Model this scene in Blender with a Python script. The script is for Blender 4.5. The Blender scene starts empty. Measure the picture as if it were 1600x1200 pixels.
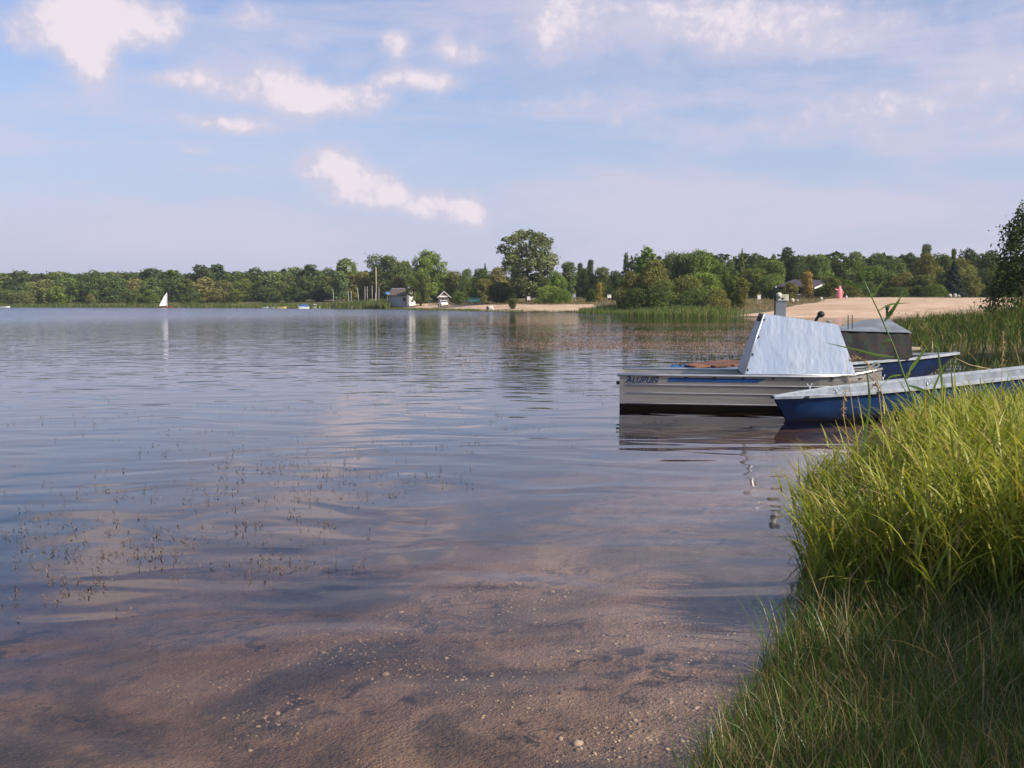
import bpy, bmesh, math, random
import numpy as np
from mathutils import Vector, Matrix, noise as mnoise

sc = bpy.context.scene
C = sc.collection
R = math.radians
PI = math.pi

# ------------------------------------------------------------------ camera
CAM_H = 1.6
PITCH = R(4.84)
FPX = 1500.0                     # focal length in photograph pixels (1600 wide)
cd = bpy.data.cameras.new('camera')
cam = bpy.data.objects.new('camera', cd)
C.objects.link(cam)
cam.location = (0, 0, CAM_H)
cam.rotation_euler = (R(90) - PITCH, 0, 0)
cd.sensor_width = 36.0
cd.lens = 36.0 * FPX / 1600.0
cd.clip_start = 0.05
cd.clip_end = 20000
sc.camera = cam

# ------------------------------------------------------------------ light
SUN_AZ, SUN_EL = R(122), R(37)   # clockwise from the view direction, above the horizon
SUN = Vector((math.sin(SUN_AZ) * math.cos(SUN_EL), math.cos(SUN_AZ) * math.cos(SUN_EL), math.sin(SUN_EL)))
ld = bpy.data.lights.new('sun', 'SUN')
ld.energy = 4.2
ld.angle = R(0.6)
ld.color = (1.0, 0.90, 0.76)
lo = bpy.data.objects.new('sun', ld)
C.objects.link(lo)
lo.rotation_euler = (-SUN).to_track_quat('-Z', 'Y').to_euler()
lo.location = (30, -20, 40)
sc.view_settings.view_transform = 'Standard'
sc.view_settings.look = 'None'
sc.view_settings.gamma = 1.0
sc.view_settings.exposure = 0.65
sc.view_settings.use_curve_mapping = False
sc.cycles.max_bounces = 6
sc.cycles.transparent_max_bounces = 8
sc.cycles.diffuse_bounces = 3
sc.cycles.glossy_bounces = 3
sc.cycles.use_denoising = True
sc.cycles.sample_clamp_indirect = 6.0
sc.cycles.caustics_reflective = False
sc.cycles.caustics_refractive = False


class NT:
    """small node-tree helper"""
    def __init__(self, tree):
        self.t = tree
        tree.nodes.clear()

    def n(self, kind, ins=None, **kw):
        nd = self.t.nodes.new(kind)
        for k, v in kw.items():
            setattr(nd, k, v)
        if ins:
            for k, v in ins.items():
                s = nd.inputs[k]
                if isinstance(v, bpy.types.NodeSocket):
                    self.t.links.new(v, s)
                else:
                    s.default_value = v
        return nd

    def m(self, op, a, b=0.0, c=0.0, clamp=False):
        return self.n('ShaderNodeMath', {0: a, 1: b, 2: c}, operation=op, use_clamp=clamp).outputs[0]

    def ss(self, v, a, b, o0=0.0, o1=1.0):
        return self.n('ShaderNodeMapRange', {0: v, 1: a, 2: b, 3: o0, 4: o1}, interpolation_type='SMOOTHSTEP').outputs[0]

    def mix(self, f, a, b):
        nd = self.n('ShaderNodeMix', data_type='RGBA')
        for s, v in ((nd.inputs[0], f), (nd.inputs[6], a), (nd.inputs[7], b)):
            if isinstance(v, bpy.types.NodeSocket):
                self.t.links.new(v, s)
            else:
                s.default_value = v if s is nd.inputs[0] else (tuple(v) + (1,))[:4]
        return nd.outputs[2]

    def noise(self, vec, scale, detail=3.0, rough=0.55, dist=0.0):
        nd = self.n('ShaderNodeTexNoise', {'Scale': scale, 'Detail': detail, 'Roughness': rough, 'Distortion': dist})
        if vec is not None:
            self.t.links.new(vec, nd.inputs['Vector'])
        return nd.outputs[0]

    def attr(self, name):
        return self.n('ShaderNodeAttribute', attribute_name=name).outputs['Fac']

    def link(self, a, b):
        self.t.links.new(a, b)


def px_az(px):
    return math.atan2((px - 800) / FPX, 1.0)


def px_el(px, py):
    return math.atan2((473.0 - py) / FPX, math.hypot(1.0, (px - 800) / FPX))


# ------------------------------------------------------------------ sky
SKY_STRENGTH = 0.10
world = bpy.data.worlds.new('World')
sc.world = world
world.use_nodes = True
w = NT(world.node_tree)
sky = w.n('ShaderNodeTexSky', sky_type='NISHITA', sun_disc=False, sun_elevation=SUN_EL, sun_rotation=SUN_AZ,
          altitude=100, air_density=1.0, dust_density=1.6, ozone_density=2.0)
tc = w.n('ShaderNodeTexCoord')
dirv = tc.outputs['Generated']
sx = w.n('ShaderNodeSeparateXYZ', {0: dirv})
az = w.m('ARCTAN2', sx.outputs[0], sx.outputs[1])
el = w.m('ARCSINE', sx.outputs[2])
ae = w.n('ShaderNodeCombineXYZ', {0: az, 1: el, 2: 0.0}).outputs[0]
# domain warp so that the puffs get ragged outlines
wr = w.n('ShaderNodeTexNoise', {'Vector': dirv, 'Scale': 16.0, 'Detail': 4.0, 'Roughness': 0.6})
wv = w.n('ShaderNodeVectorMath', {0: wr.outputs['Color'], 1: (0.5, 0.5, 0.5)}, operation='SUBTRACT').outputs[0]
aew = w.n('ShaderNodeVectorMath', {0: wv, 1: (0.034, 0.026, 0.0), 2: ae}, operation='MULTIPLY_ADD').outputs[0]
# cumulus puffs: (px, py, half width px, half height px, weight)
PUFFS = [(180, 34, 92, 40, 1.05), (128, 48, 50, 30, .7), (166, 112, 30, 46, .8), (60, 66, 52, 30, .40), (245, 52, 40, 26, .6), (150, 95, 30, 30, .5),
         (295, 134, 44, 15, .75), (375, 145, 66, 32, .62), (462, 150, 46, 34, 1.05), (505, 168, 40, 22, .8), (570, 168, 44, 22, .85), (372, 203, 66, 11, 1.05),
         (620, 86, 20, 24, .9), (698, 82, 22, 20, .95), (738, 97, 50, 14, .55), (662, 138, 60, 18, 1.05), (610, 132, 20, 8, .6),
         (515, 258, 48, 30, 1.0), (560, 285, 56, 24, 1.0), (615, 302, 44, 18, .85), (560, 318, 80, 14, .45), (700, 330, 40, 24, .85), (742, 338, 20, 32, 1.0), (660, 318, 40, 16, .5),
         (880, 28, 64, 50, .78), (850, 75, 40, 40, .45), (410, 36, 50, 24, .48), (485, 75, 32, 14, .45), (310, 240, 22, 7, .6),
         (1130, 55, 170, 46, .55), (1060, 30, 100, 26, .45), (1370, 172, 130, 26, .58), (1545, 130, 80, 46, .55), (1300, 60, 200, 40, .45), (930, 172, 190, 24, .48), (1150, 210, 200, 22, .36), (1480, 220, 160, 26, .36), (1160, 290, 70, 14, .3), (90, 170, 120, 26, .34)]
acc = None
for (x, y, hw, hh, wt) in PUFFS:
    sa, se = FPX / hw * 0.98, FPX / hh * 0.98
    a0, e0 = px_az(x), px_el(x, y)
    v = w.n('ShaderNodeVectorMath', {0: aew, 1: (sa, se, 0), 2: (-a0 * sa, -e0 * se, 0)}, operation='MULTIPLY_ADD').outputs[0]
    d2 = w.n('ShaderNodeVectorMath', {0: v, 1: v}, operation='DOT_PRODUCT').outputs['Value']
    g = w.m('EXPONENT', w.m('MULTIPLY', d2, -1.0))
    acc = w.m('MULTIPLY', g, wt) if acc is None else w.m('MULTIPLY_ADD', g, wt, acc)
fine = w.noise(dirv, 34.0, 8.0, 0.64)
# the same kind of puffs go on round the rest of the sky
far_el = w.n('ShaderNodeVectorMath', {0: dirv, 1: (1, 1, 2.2)}, operation='MULTIPLY').outputs[0]
other = w.ss(w.noise(far_el, 4.3, 3.0, 0.5), 0.56, 0.78)
out_of_view = w.m('MAXIMUM', w.ss(el, 0.34, 0.46), w.ss(w.m('ABSOLUTE', az), 0.60, 0.75))
acc = w.m('MULTIPLY_ADD', w.m('MULTIPLY', other, out_of_view), 0.9, acc)
dens = w.m('MULTIPLY_ADD', w.m('SUBTRACT', fine, 0.5), 1.7, acc)
cum = w.m('MULTIPLY', w.ss(dens, 0.26, 0.95), w.ss(acc, 0.08, 0.36))
lit = w.ss(w.m('MULTIPLY_ADD', w.m('SUBTRACT', w.noise(dirv, 75.0, 4.0, 0.6), 0.5), 1.5, dens), 0.38, 1.25)
# thin veil of high cloud, drawn out sideways
veil_v = w.n('ShaderNodeVectorMath', {0: dirv, 1: (1.0, 1.0, 4.6), 2: (0.35, 0.1, 0.2)}, operation='MULTIPLY_ADD').outputs[0]
veil_n = w.noise(veil_v, 3.1, 6.0, 0.56, 0.5)
veil = w.ss(w.m('MULTIPLY_ADD', az, 0.13, veil_n), 0.38, 0.66)
haze_band = w.ss(el, 0.0, 0.36, 0.90, 0.0)
# colours in the sky texture's own units (the background strength scales them down)
base = w.n('ShaderNodeVectorMath', {0: sky.outputs[0], 1: (0.86, 0.92, 1.08)}, operation='MULTIPLY').outputs[0]
col = w.mix(haze_band, base, (3.55, 3.75, 4.85))
col = w.mix(w.m('MULTIPLY', veil, w.ss(el, 0.22, 0.75, 0.76, 0.42)), col, (4.2, 4.0, 4.95))
soft = w.m('MULTIPLY', w.ss(w.m('MULTIPLY_ADD', w.m('SUBTRACT', fine, 0.5), 0.7, acc), 0.06, 0.75), 0.62)
col = w.mix(soft, col, (4.45, 4.2, 5.0))
ccol = w.mix(lit, (3.80, 3.74, 4.72), (5.7, 5.1, 5.5))
col = w.mix(w.m('MULTIPLY', cum, 0.92), col, ccol)
bg = w.n('ShaderNodeBackground', {'Color': col, 'Strength': SKY_STRENGTH})
world.cycles.sampling_method = 'MANUAL'
world.cycles.sample_map_resolution = 512
wo = w.n('ShaderNodeOutputWorld', {'Surface': bg.outputs[0]})


# ------------------------------------------------------------------ helpers
def ray(px, py):
    u, v = (px - 800) / FPX, (600 - py) / FPX
    return Vector((u, math.cos(PITCH) + v * math.sin(PITCH), -math.sin(PITCH) + v * math.cos(PITCH)))


def at(px, py, Y):
    """the point of the place that the photograph shows at (px, py), Y metres ahead"""
    d = ray(px, py)
    t = Y / d.y
    return Vector((d.x * t, Y, CAM_H + d.z * t))


def xat(px, Y):
    return at(px, 473, Y).x


def tag(o, label=None, cat=None, group=None, kind=None):
    if label: o['label'] = label
    if cat: o['category'] = cat
    if group: o['group'] = group
    if kind: o['kind'] = kind
    return o


def link(name, me, mat=None, parent=None):
    o = bpy.data.objects.new(name, me)
    C.objects.link(o)
    if mat is not None and len(me.materials) == 0:
        me.materials.append(mat)
    if parent is not None:
        o.parent = parent
    return o


def empty(name, loc, rz=0.0, scale=1.0):
    o = bpy.data.objects.new(name, None)
    C.objects.link(o)
    o.location = loc
    o.rotation_euler = (0, 0, rz)
    o.empty_display_size = 0.1
    o.scale = (scale,) * 3 if not hasattr(scale, '__len__') else scale
    return o


def mesh_np(name, verts, quads=None, tris=None, smooth=False, attrs=None):
    me = bpy.data.meshes.new(name)
    verts = np.ascontiguousarray(verts, dtype=np.float32).reshape(-1, 3)
    nq = 0 if quads is None else len(quads)
    nt = 0 if tris is None else len(tris)
    me.vertices.add(len(verts))
    me.vertices.foreach_set('co', verts.ravel())
    idx = []
    if nq: idx.append(np.asarray(quads, dtype=np.int32).ravel())
    if nt: idx.append(np.asarray(tris, dtype=np.int32).ravel())
    idx = np.concatenate(idx)
    me.loops.add(len(idx))
    me.loops.foreach_set('vertex_index', idx)
    me.polygons.add(nq + nt)
    start = np.concatenate([np.arange(nq) * 4, nq * 4 + np.arange(nt) * 3]).astype(np.int32)
    me.polygons.foreach_set('loop_start', start)
    if smooth:
        me.polygons.foreach_set('use_smooth', np.ones(nq + nt, dtype=bool))
    me.update(calc_edges=True)
    if attrs:
        for k, v in attrs.items():
            a = me.attributes.new(k, 'FLOAT', 'POINT')
            a.data.foreach_set('value', np.ascontiguousarray(v, dtype=np.float32))
    me.validate()
    return me


class MB:
    """collects simple shapes into one mesh"""
    def __init__(self):
        self.v, self.f = [], []

    def add(self, vs, fs):
        b = len(self.v)
        self.v += [tuple(p) for p in vs]
        self.f += [tuple(i + b for i in f) for f in fs]
        return self

    def box(self, c, s, rz=0.0, taper=1.0):
        x, y, z = s[0] / 2, s[1] / 2, s[2] / 2
        vs = []
        for dz, k in ((-z, 1.0), (z, taper)):
            for dx, dy in ((-x, -y), (x, -y), (x, y), (-x, y)):
                px, py = dx * k, dy * k
                vs.append((c[0] + px * math.cos(rz) - py * math.sin(rz), c[1] + px * math.sin(rz) + py * math.cos(rz), c[2] + dz))
        return self.add(vs, [(3, 2, 1, 0), (4, 5, 6, 7), (0, 1, 5, 4), (1, 2, 6, 5), (2, 3, 7, 6), (3, 0, 4, 7)])

    def tube(self, pts, rad, n=8, cap=True):
        pts = [Vector(p) for p in pts]
        if not hasattr(rad, '__len__'): rad = [rad] * len(pts)
        vs, fs = [], []
        for i, p in enumerate(pts):
            t = (pts[min(i + 1, len(pts) - 1)] - pts[max(i - 1, 0)]).normalized()
            a = t.orthogonal().normalized() if i == 0 else (a - t * a.dot(t)).normalized()
            b = t.cross(a)
            for k in range(n):
                an = 2 * PI * k / n
                vs.append(p + (a * math.cos(an) + b * math.sin(an)) * rad[i])
        for i in range(len(pts) - 1):
            for k in range(n):
                k2 = (k + 1) % n
                fs.append((i * n + k, i * n + k2, (i + 1) * n + k2, (i + 1) * n + k))
        if cap:
            fs.append(tuple(range(n - 1, -1, -1)))
            fs.append(tuple((len(pts) - 1) * n + k for k in range(n)))
        return self.add(vs, fs)

    def prism(self, poly, off):
        """closed polygon (3-D points) extruded by vector off"""
        off = Vector(off)
        n = len(poly)
        vs = [Vector(p) for p in poly] + [Vector(p) + off for p in poly]
        fs = [tuple(range(n - 1, -1, -1)), tuple(range(n, 2 * n))]
        fs += [(i, (i + 1) % n, n + (i + 1) % n, n + i) for i in range(n)]
        return self.add(vs, fs)

    def ball(self, c, r, u=10, v=7, sq=(1, 1, 1)):
        vs = [(c[0], c[1], c[2] - r * sq[2])]
        for i in range(1, v):
            th = -PI / 2 + PI * i / v
            for k in range(u):
                an = 2 * PI * k / u
                vs.append((c[0] + r * sq[0] * math.cos(th) * math.cos(an), c[1] + r * sq[1] * math.cos(th) * math.sin(an), c[2] + r * sq[2] * math.sin(th)))
        vs.append((c[0], c[1], c[2] + r * sq[2]))
        fs = [(0, 1 + (k + 1) % u, 1 + k) for k in range(u)]
        for i in range(v - 2):
            for k in range(u):
                a = 1 + i * u
                fs.append((a + k, a + (k + 1) % u, a + u + (k + 1) % u, a + u + k))
        top = len(vs) - 1
        a = 1 + (v - 2) * u
        fs += [(a + k, a + (k + 1) % u, top) for k in range(u)]
        return self.add(vs, fs)

    def build(self, name, mat, parent=None, smooth=False, bevel=0.0):
        me = bpy.data.meshes.new(name)
        me.from_pydata(self.v, [], self.f)
        bm = bmesh.new(); bm.from_mesh(me)
        bmesh.ops.recalc_face_normals(bm, faces=bm.faces)
        if bevel:
            bmesh.ops.bevel(bm, geom=list(bm.edges), offset=bevel, segments=2, affect='EDGES', profile=0.5, clamp_overlap=True)
        bm.to_mesh(me); bm.free()
        if smooth:
            for p in me.polygons: p.use_smooth = True
        return link(name, me, mat, parent)


def copy_tree(o, parent=None):
    c = o.copy()
    C.objects.link(c)
    c.parent = parent
    for ch in o.children:
        copy_tree(ch, c)
    return c


ORD = ['first', 'second', 'third', 'fourth', 'fifth', 'sixth', 'seventh', 'eighth', 'ninth', 'tenth', 'eleventh', 'twelfth', 'thirteenth',
       'fourteenth', 'fifteenth', 'sixteenth', 'seventeenth', 'eighteenth', 'nineteenth', 'twentieth']
ORD += ['twenty-' + s for s in ORD[:9]] + ['thirtieth'] + ['thirty-' + s for s in ORD[:9]] + ['fortieth']


# ------------------------------------------------------------------ materials
def mat_new(name):
    m = bpy.data.materials.new(name)
    m.use_nodes = True
    t = NT(m.node_tree)
    return m, t


def principled(t, color, rough=0.6, metal=0.0, spec=0.5, normal=None):
    p = t.n('ShaderNodeBsdfPrincipled')
    for k, v in (('Base Color', color), ('Roughness', rough), ('Metallic', metal), ('Specular IOR Level', spec)):
        if isinstance(v, bpy.types.NodeSocket): t.link(v, p.inputs[k])
        elif k == 'Base Color': p.inputs[k].default_value = tuple(v)[:3] + (1,)
        else: p.inputs[k].default_value = v
    if normal is not None: t.link(normal, p.inputs['Normal'])
    t.n('ShaderNodeOutputMaterial', {'Surface': p.outputs[0]})
    return p


def plain(name, color, rough=0.6, metal=0.0, var=0.12, scale=6.0, bump=0.0, spec=0.4):
    """a colour with uneven wear"""
    m, t = mat_new(name)
    tcn = t.n('ShaderNodeTexCoord').outputs['Object']
    n1 = t.noise(tcn, scale, 5.0, 0.6)
    c2 = tuple(max(0.0, c * (1 - 2.2 * var)) for c in color)
    c3 = tuple(min(1.0, c * (1 + var)) for c in color)
    colr = t.mix(t.ss(n1, 0.3, 0.7), c2, c3)
    nm = None
    if bump:
        nm = t.n('ShaderNodeBump', {'Height': t.noise(tcn, scale * 6, 4.0), 'Strength': bump, 'Distance': 0.01}).outputs[0]
    rg = t.m('MULTIPLY_ADD', n1, 0.25, rough - 0.12)
    principled(t, colr, rg, metal, spec, nm)
    return m


def leaf_mat(name, a, b, dead=None, dead_at=0.9, trans=0.35, gloss=0.0, use_obj=False, tip=None):
    """leaves: colour varies from leaf to leaf (rnd) and along the blade (t)"""
    m, t = mat_new(name)
    rnd = t.attr('rnd')
    colr = t.mix(rnd, a, b)
    if use_obj:
        oi = t.n('ShaderNodeObjectInfo')
        k = t.m('MULTIPLY_ADD', rnd, 1.15, 0.50)
        sc3 = t.n('ShaderNodeCombineXYZ', {0: k, 1: k, 2: k}).outputs[0]
        colr = t.n('ShaderNodeVectorMath', {0: oi.outputs['Color'], 1: sc3}, operation='MULTIPLY').outputs[0]
    if dead is not None:
        colr = t.mix(t.ss(rnd, dead_at, min(1.0, dead_at + 0.04)), colr, dead)
    if tip is not None:
        colr = t.mix(t.m('MULTIPLY', t.ss(t.attr('t'), 0.55, 1.0), 0.6), colr, tip)
    d = t.n('ShaderNodeBsdfDiffuse', {'Color': colr})
    tr_c = t.n('ShaderNodeVectorMath', {0: colr, 1: (1.25, 1.2, 0.6)}, operation='MULTIPLY').outputs[0]
    tr = t.n('ShaderNodeBsdfTranslucent', {'Color': tr_c})
    s = t.n('ShaderNodeMixShader', {0: trans, 1: d.outputs[0], 2: tr.outputs[0]}).outputs[0]
    if gloss:
        g = t.n('ShaderNodeBsdfGlossy', {'Color': (0.8, 0.85, 0.8, 1), 'Roughness': 0.42})
        s = t.n('ShaderNodeMixShader', {0: gloss, 1: s, 2: g.outputs[0]}).outputs[0]
    t.n('ShaderNodeOutputMaterial', {'Surface': s})
    return m


M = {}
M['foliage'] = leaf_mat('foliage', (0.05, 0.09, 0.03), (0.09, 0.13, 0.04), use_obj=True, trans=0.28)
M['reed'] = leaf_mat('reed_leaf', (0.14, 0.21, 0.03), (0.45, 0.44, 0.085), dead=(0.42, 0.32, 0.14), dead_at=0.9, trans=0.42, gloss=0.015, tip=(0.40, 0.38, 0.11))
M['reed_far'] = leaf_mat('reed_far_leaf', (0.07, 0.12, 0.03), (0.15, 0.20, 0.06), dead=(0.30, 0.22, 0.13), dead_at=0.86, trans=0.35)
M['grass'] = leaf_mat('grass_blade', (0.05, 0.105, 0.016), (0.13, 0.175, 0.035), dead=(0.34, 0.25, 0.12), dead_at=0.70, trans=0.35, gloss=0.03)
M['weed'] = leaf_mat('water_weed', (0.06, 0.045, 0.034), (0.22, 0.165, 0.12), trans=0.1)
M['weed_pink'] = leaf_mat('water_weed_flowering', (0.22, 0.14, 0.10), (0.40, 0.28, 0.22), trans=0.15)
M['straw'] = leaf_mat('straw', (0.36, 0.26, 0.12), (0.50, 0.38, 0.20), trans=0.2)
M['reed_leaf_big'] = leaf_mat('broad_reed_leaf', (0.10, 0.19, 0.04), (0.20, 0.30, 0.08), trans=0.4, gloss=0.08)
M['bark'] = plain('bark', (0.13, 0.10, 0.075), 0.9, var=0.3, scale=3, bump=0.5)
M['birch'] = plain('birch_bark', (0.42, 0.39, 0.34), 0.85, var=0.3, scale=3, bump=0.3)


def brushed_metal(name, color, rough, dirt=(0.22, 0.19, 0.15), blotch=5.0, scale=(1, 1, 1), metal=1.0, rough_bump=0.25):
    m, t = mat_new(name)
    tcn = t.n('ShaderNodeTexCoord').outputs['Object']
    v = t.n('ShaderNodeVectorMath', {0: tcn, 1: scale}, operation='MULTIPLY').outputs[0]
    n1 = t.noise(v, blotch, 6.0, 0.65)
    n2 = t.noise(v, blotch * 14, 4.0, 0.6)
    colr = t.mix(t.ss(n1, 0.52, 0.82), color, dirt)
    colr = t.mix(t.m('MULTIPLY', t.ss(n2, 0.4, 0.8), 0.25), colr, tuple(c * 0.75 for c in color))
    rg = t.m('MULTIPLY_ADD', n1, 0.3, rough - 0.15)
    nm = t.n('ShaderNodeBump', {'Height': t.noise(v, 2.2 if rough_bump > .5 else 1.7, 3.0), 'Strength': rough_bump if rough_bump < .5 else 0.42, 'Distance': 0.05}).outputs[0]
    principled(t, colr, rg, metal, 0.5, nm)
    return m


M['alu_hull'] = brushed_metal('aluminium_hull', (0.46, 0.44, 0.405), 0.42, scale=(0.5, 1, 3), metal=0.8)
M['alu_rail'] = brushed_metal('aluminium_rail', (0.66, 0.66, 0.63), 0.42, dirt=(0.5, 0.48, 0.44))
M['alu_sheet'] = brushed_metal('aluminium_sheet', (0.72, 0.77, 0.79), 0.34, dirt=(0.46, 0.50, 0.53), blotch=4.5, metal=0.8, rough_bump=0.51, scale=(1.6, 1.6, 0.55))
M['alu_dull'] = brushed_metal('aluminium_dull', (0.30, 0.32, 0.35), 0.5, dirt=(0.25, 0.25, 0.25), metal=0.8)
M['blue_stripe'] = plain('blue_stripe', (0.012, 0.07, 0.24), 0.45, var=0.15)
M['blue_text'] = plain('blue_lettering', (0.008, 0.03, 0.10), 0.5, var=0.15)
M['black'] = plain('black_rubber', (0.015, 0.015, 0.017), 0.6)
M['cream'] = plain('cream_plastic', (0.62, 0.62, 0.50), 0.55, var=0.15, scale=12)
M['blue_hull'] = plain('blue_gelcoat', (0.008, 0.042, 0.135), 0.38, var=0.12, scale=4, spec=0.4)
M['navy_hull'] = plain('navy_gelcoat', (0.006, 0.020, 0.075), 0.42, var=0.15, scale=4, spec=0.4)
M['grey_inside'] = plain('grey_gelcoat', (0.21, 0.245, 0.295), 0.5, var=0.14, scale=7)
M['grey_rim'] = plain('pale_grey_rim', (0.36, 0.40, 0.45), 0.5, var=0.12, scale=9)
M['brown_board'] = plain('weathered_brown_board', (0.20, 0.085, 0.045), 0.7, var=0.3, scale=5, bump=0.3)
M['blue_cloth'] = plain('blue_cloth', (0.02, 0.10, 0.30), 0.7, var=0.3, scale=14)
M['roof_tarp'] = plain('grey_tarpaulin', (0.17, 0.195, 0.225), 0.65, var=0.16, scale=3)
M['white'] = plain('white_paint', (0.78, 0.78, 0.76), 0.5, var=0.06)
M['sail'] = plain('sailcloth', (0.82, 0.80, 0.82), 0.7, var=0.04)
M['red_hull'] = plain('red_brown_hull', (0.28, 0.05, 0.035), 0.5)
M['yellow_paint'] = plain('pale_yellow_paint', (0.62, 0.55, 0.22), 0.6)
M['wood_pale'] = plain('pale_wood', (0.45, 0.36, 0.25), 0.8, var=0.2, bump=0.2)
M['roof_dark'] = plain('dark_roof', (0.055, 0.045, 0.055), 0.8, var=0.25)
M['roof_brown'] = plain('brown_roof', (0.14, 0.105, 0.095), 0.8, var=0.25)
M['wall_grey'] = plain('grey_render', (0.36, 0.38, 0.38), 0.85, var=0.12)
M['wall_dark'] = plain('dark_timber_wall', (0.05, 0.042, 0.036), 0.85, var=0.25)
M['glass'] = plain('window_glass', (0.02, 0.025, 0.03), 0.12, var=0.1)
M['pink'] = plain('pink_vinyl', (0.72, 0.24, 0.27), 0.5, var=0.12, scale=2)
M['teal'] = plain('teal_car_paint', (0.03, 0.13, 0.14), 0.3)
M['car_white'] = plain('white_car_paint', (0.75, 0.75, 0.73), 0.3, var=0.05)
M['blue_bright'] = plain('bright_blue_cloth', (0.06, 0.22, 0.50), 0.6, var=0.15)
M['stone'] = plain('pale_stone', (0.50, 0.46, 0.40), 0.9, var=0.2, bump=0.4)
M['pebble'] = leaf_mat('pebble', (0.14, 0.10, 0.075), (0.46, 0.36, 0.26), trans=0.0)
M['dark_cloth'] = plain('dark_cloth', (0.03, 0.03, 0.04), 0.85)
M['mast'] = plain('pale_mast', (0.55, 0.55, 0.54), 0.45)


def camo_mat():
    m, t = mat_new('camouflage_cloth')
    tcn = t.n('ShaderNodeTexCoord').outputs['Object']
    n1 = t.noise(tcn, 7.0, 2.0, 0.5)
    v2 = t.n('ShaderNodeVectorMath', {0: tcn, 1: (3.1, 1.7, 5.2)}, operation='ADD').outputs[0]
    n2 = t.noise(v2, 9.0, 2.0, 0.5)
    c = t.mix(t.ss(n1, 0.49, 0.53), (0.024, 0.024, 0.028), (0.036, 0.028, 0.030))
    c = t.mix(t.ss(n2, 0.57, 0.61), c, (0.024, 0.040, 0.03))
    nm = t.n('ShaderNodeBump', {'Height': t.noise(tcn, 4.0, 3.0), 'Strength': 0.5, 'Distance': 0.05}).outputs[0]
    principled(t, c, 0.85, 0, 0.2, nm)
    return m


M['camo'] = camo_mat()

# ------------------------------------------------------------------ terrain
LAKE = np.array([(-30, -12), (-8, -1.5), (-2.2, 1.2), (0.15, 2.2), (0.60, 3.05), (0.98, 3.65), (1.36, 4.3), (1.62, 4.95), (2.0, 5.8),
                 (2.6, 7.5), (3.6, 9.8), (5.2, 12.2), (6.8, 14.4), (8.0, 17.2), (10.5, 22), (14.5, 32), (20, 48), (28, 68), (40, 88),
                 (45, 97), (41, 103), (30, 107), (25.5, 112), (21, 126), (13, 146), (7, 158), (0, 167), (-10, 186), (-22, 216), (-29, 236), (-40, 253),
                 (-57, 267), (-80, 291), (-107, 314), (-150, 330), (-200, 338), (-300, 328), (-420, 260), (-480, 120), (-420, -60), (-250, -120), (-100, -70)], dtype=float)


def shore_dist(x, y):
    """signed distance to the waterline, positive on land"""
    x = np.asarray(x, float); y = np.asarray(y, float)
    A = LAKE; B = np.roll(LAKE, -1, axis=0)
    best = np.full(x.shape, 1e18)
    inside = np.zeros(x.shape, bool)
    for (ax, ay), (bx, by) in zip(A, B):
        dx, dy = bx - ax, by - ay
        t = np.clip(((x - ax) * dx + (y - ay) * dy) / (dx * dx + dy * dy), 0, 1)
        best = np.minimum(best, (x - ax - t * dx) ** 2 + (y - ay - t * dy) ** 2)
        c = ((ay > y) != (by > y))
        with np.errstate(divide='ignore', invalid='ignore'):
            xi = ax + (y - ay) / (by - ay if by != ay else 1e-9) * dx
        inside ^= c & (x < xi)
    d = np.sqrt(best)
    return np.where(inside, -d, d)


def sst(x, a, b):
    t = np.clip((x - a) / (b - a), 0, 1)
    return t * t * (3 - 2 * t)


def wob(x, y, f, s=0.0):
    """cheap smooth wobble, about -1..1"""
    return (np.sin(x * f + 1.3 + s) * np.cos(y * f * 0.9 - 0.7 + s) + np.sin((x + y) * f * 0.63 + 2.1 * s + 0.4) * 0.7 + np.cos((x * 0.7 - y) * f * 1.7 + s) * 0.4) / 1.8


def terrain(x, y):
    x = np.asarray(x, float); y = np.asarray(y, float)
    d = shore_dist(x, y)
    r = np.hypot(x, y)
    near = 1 - sst(r, 16, 60)
    d = d + near * wob(x, y, 2.4) * 0.16 * sst(r, 1, 3) + (1 - near) * wob(x, y, 0.16) * 1.3
    land = np.minimum(d, 44) * 0.054 + 0.0004 * np.maximum(d - 44, 0).clip(0, 800)
    land = land + near * (0.16 * sst(d, 0, 0.7) - 0.02 * np.minimum(np.maximum(d, 0), 6))
    land = land + (1 - near) * (0.22 * sst(d, 8, 30) * wob(x, y, 0.09) + 0.55 * sst(d, 3, 14) * (1 - sst(x, 15, 30)))
    bed = np.maximum(d * 0.075, -1.8) - near * 0.015 * sst(-d, 0.0, 0.5) + near * 0.012 * wob(x, y, 3.1, 2.0) * sst(-d, 0.3, 1.5)
    z = np.where(d > 0, land, bed)
    return z, d


def gz(x, y):
    z, d = terrain(np.array([x]), np.array([y]))
    return float(z[0])


def sand_amount(x, y, d):
    left = sst(d, 1.6, 4.0) * (1 - sst(d + 2.5 * wob(x, y, 0.2), 11, 15)) * sst(x, -38, -28) * (1 - sst(x, 13, 16)) * sst(y, 120, 140)
    right = sst(d, 0.2, 1.0) * (1 - sst(d + wob(x, y, 0.15) * 2, 47, 51)) * sst((x - 26) - (y - 112) * 0.57 + wob(x, y, 0.3) * 1.5, -1, 2) * sst(y, 84, 96) * (1 - sst(x, 96, 110))
    jetty = sst(d, 0.0, 0.8) * (1 - sst(d, 3, 5)) * sst(x, -60, -55) * (1 - sst(x, -40, -34)) * sst(y, 200, 220)
    return np.clip(left + right + jetty, 0, 1)


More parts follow.
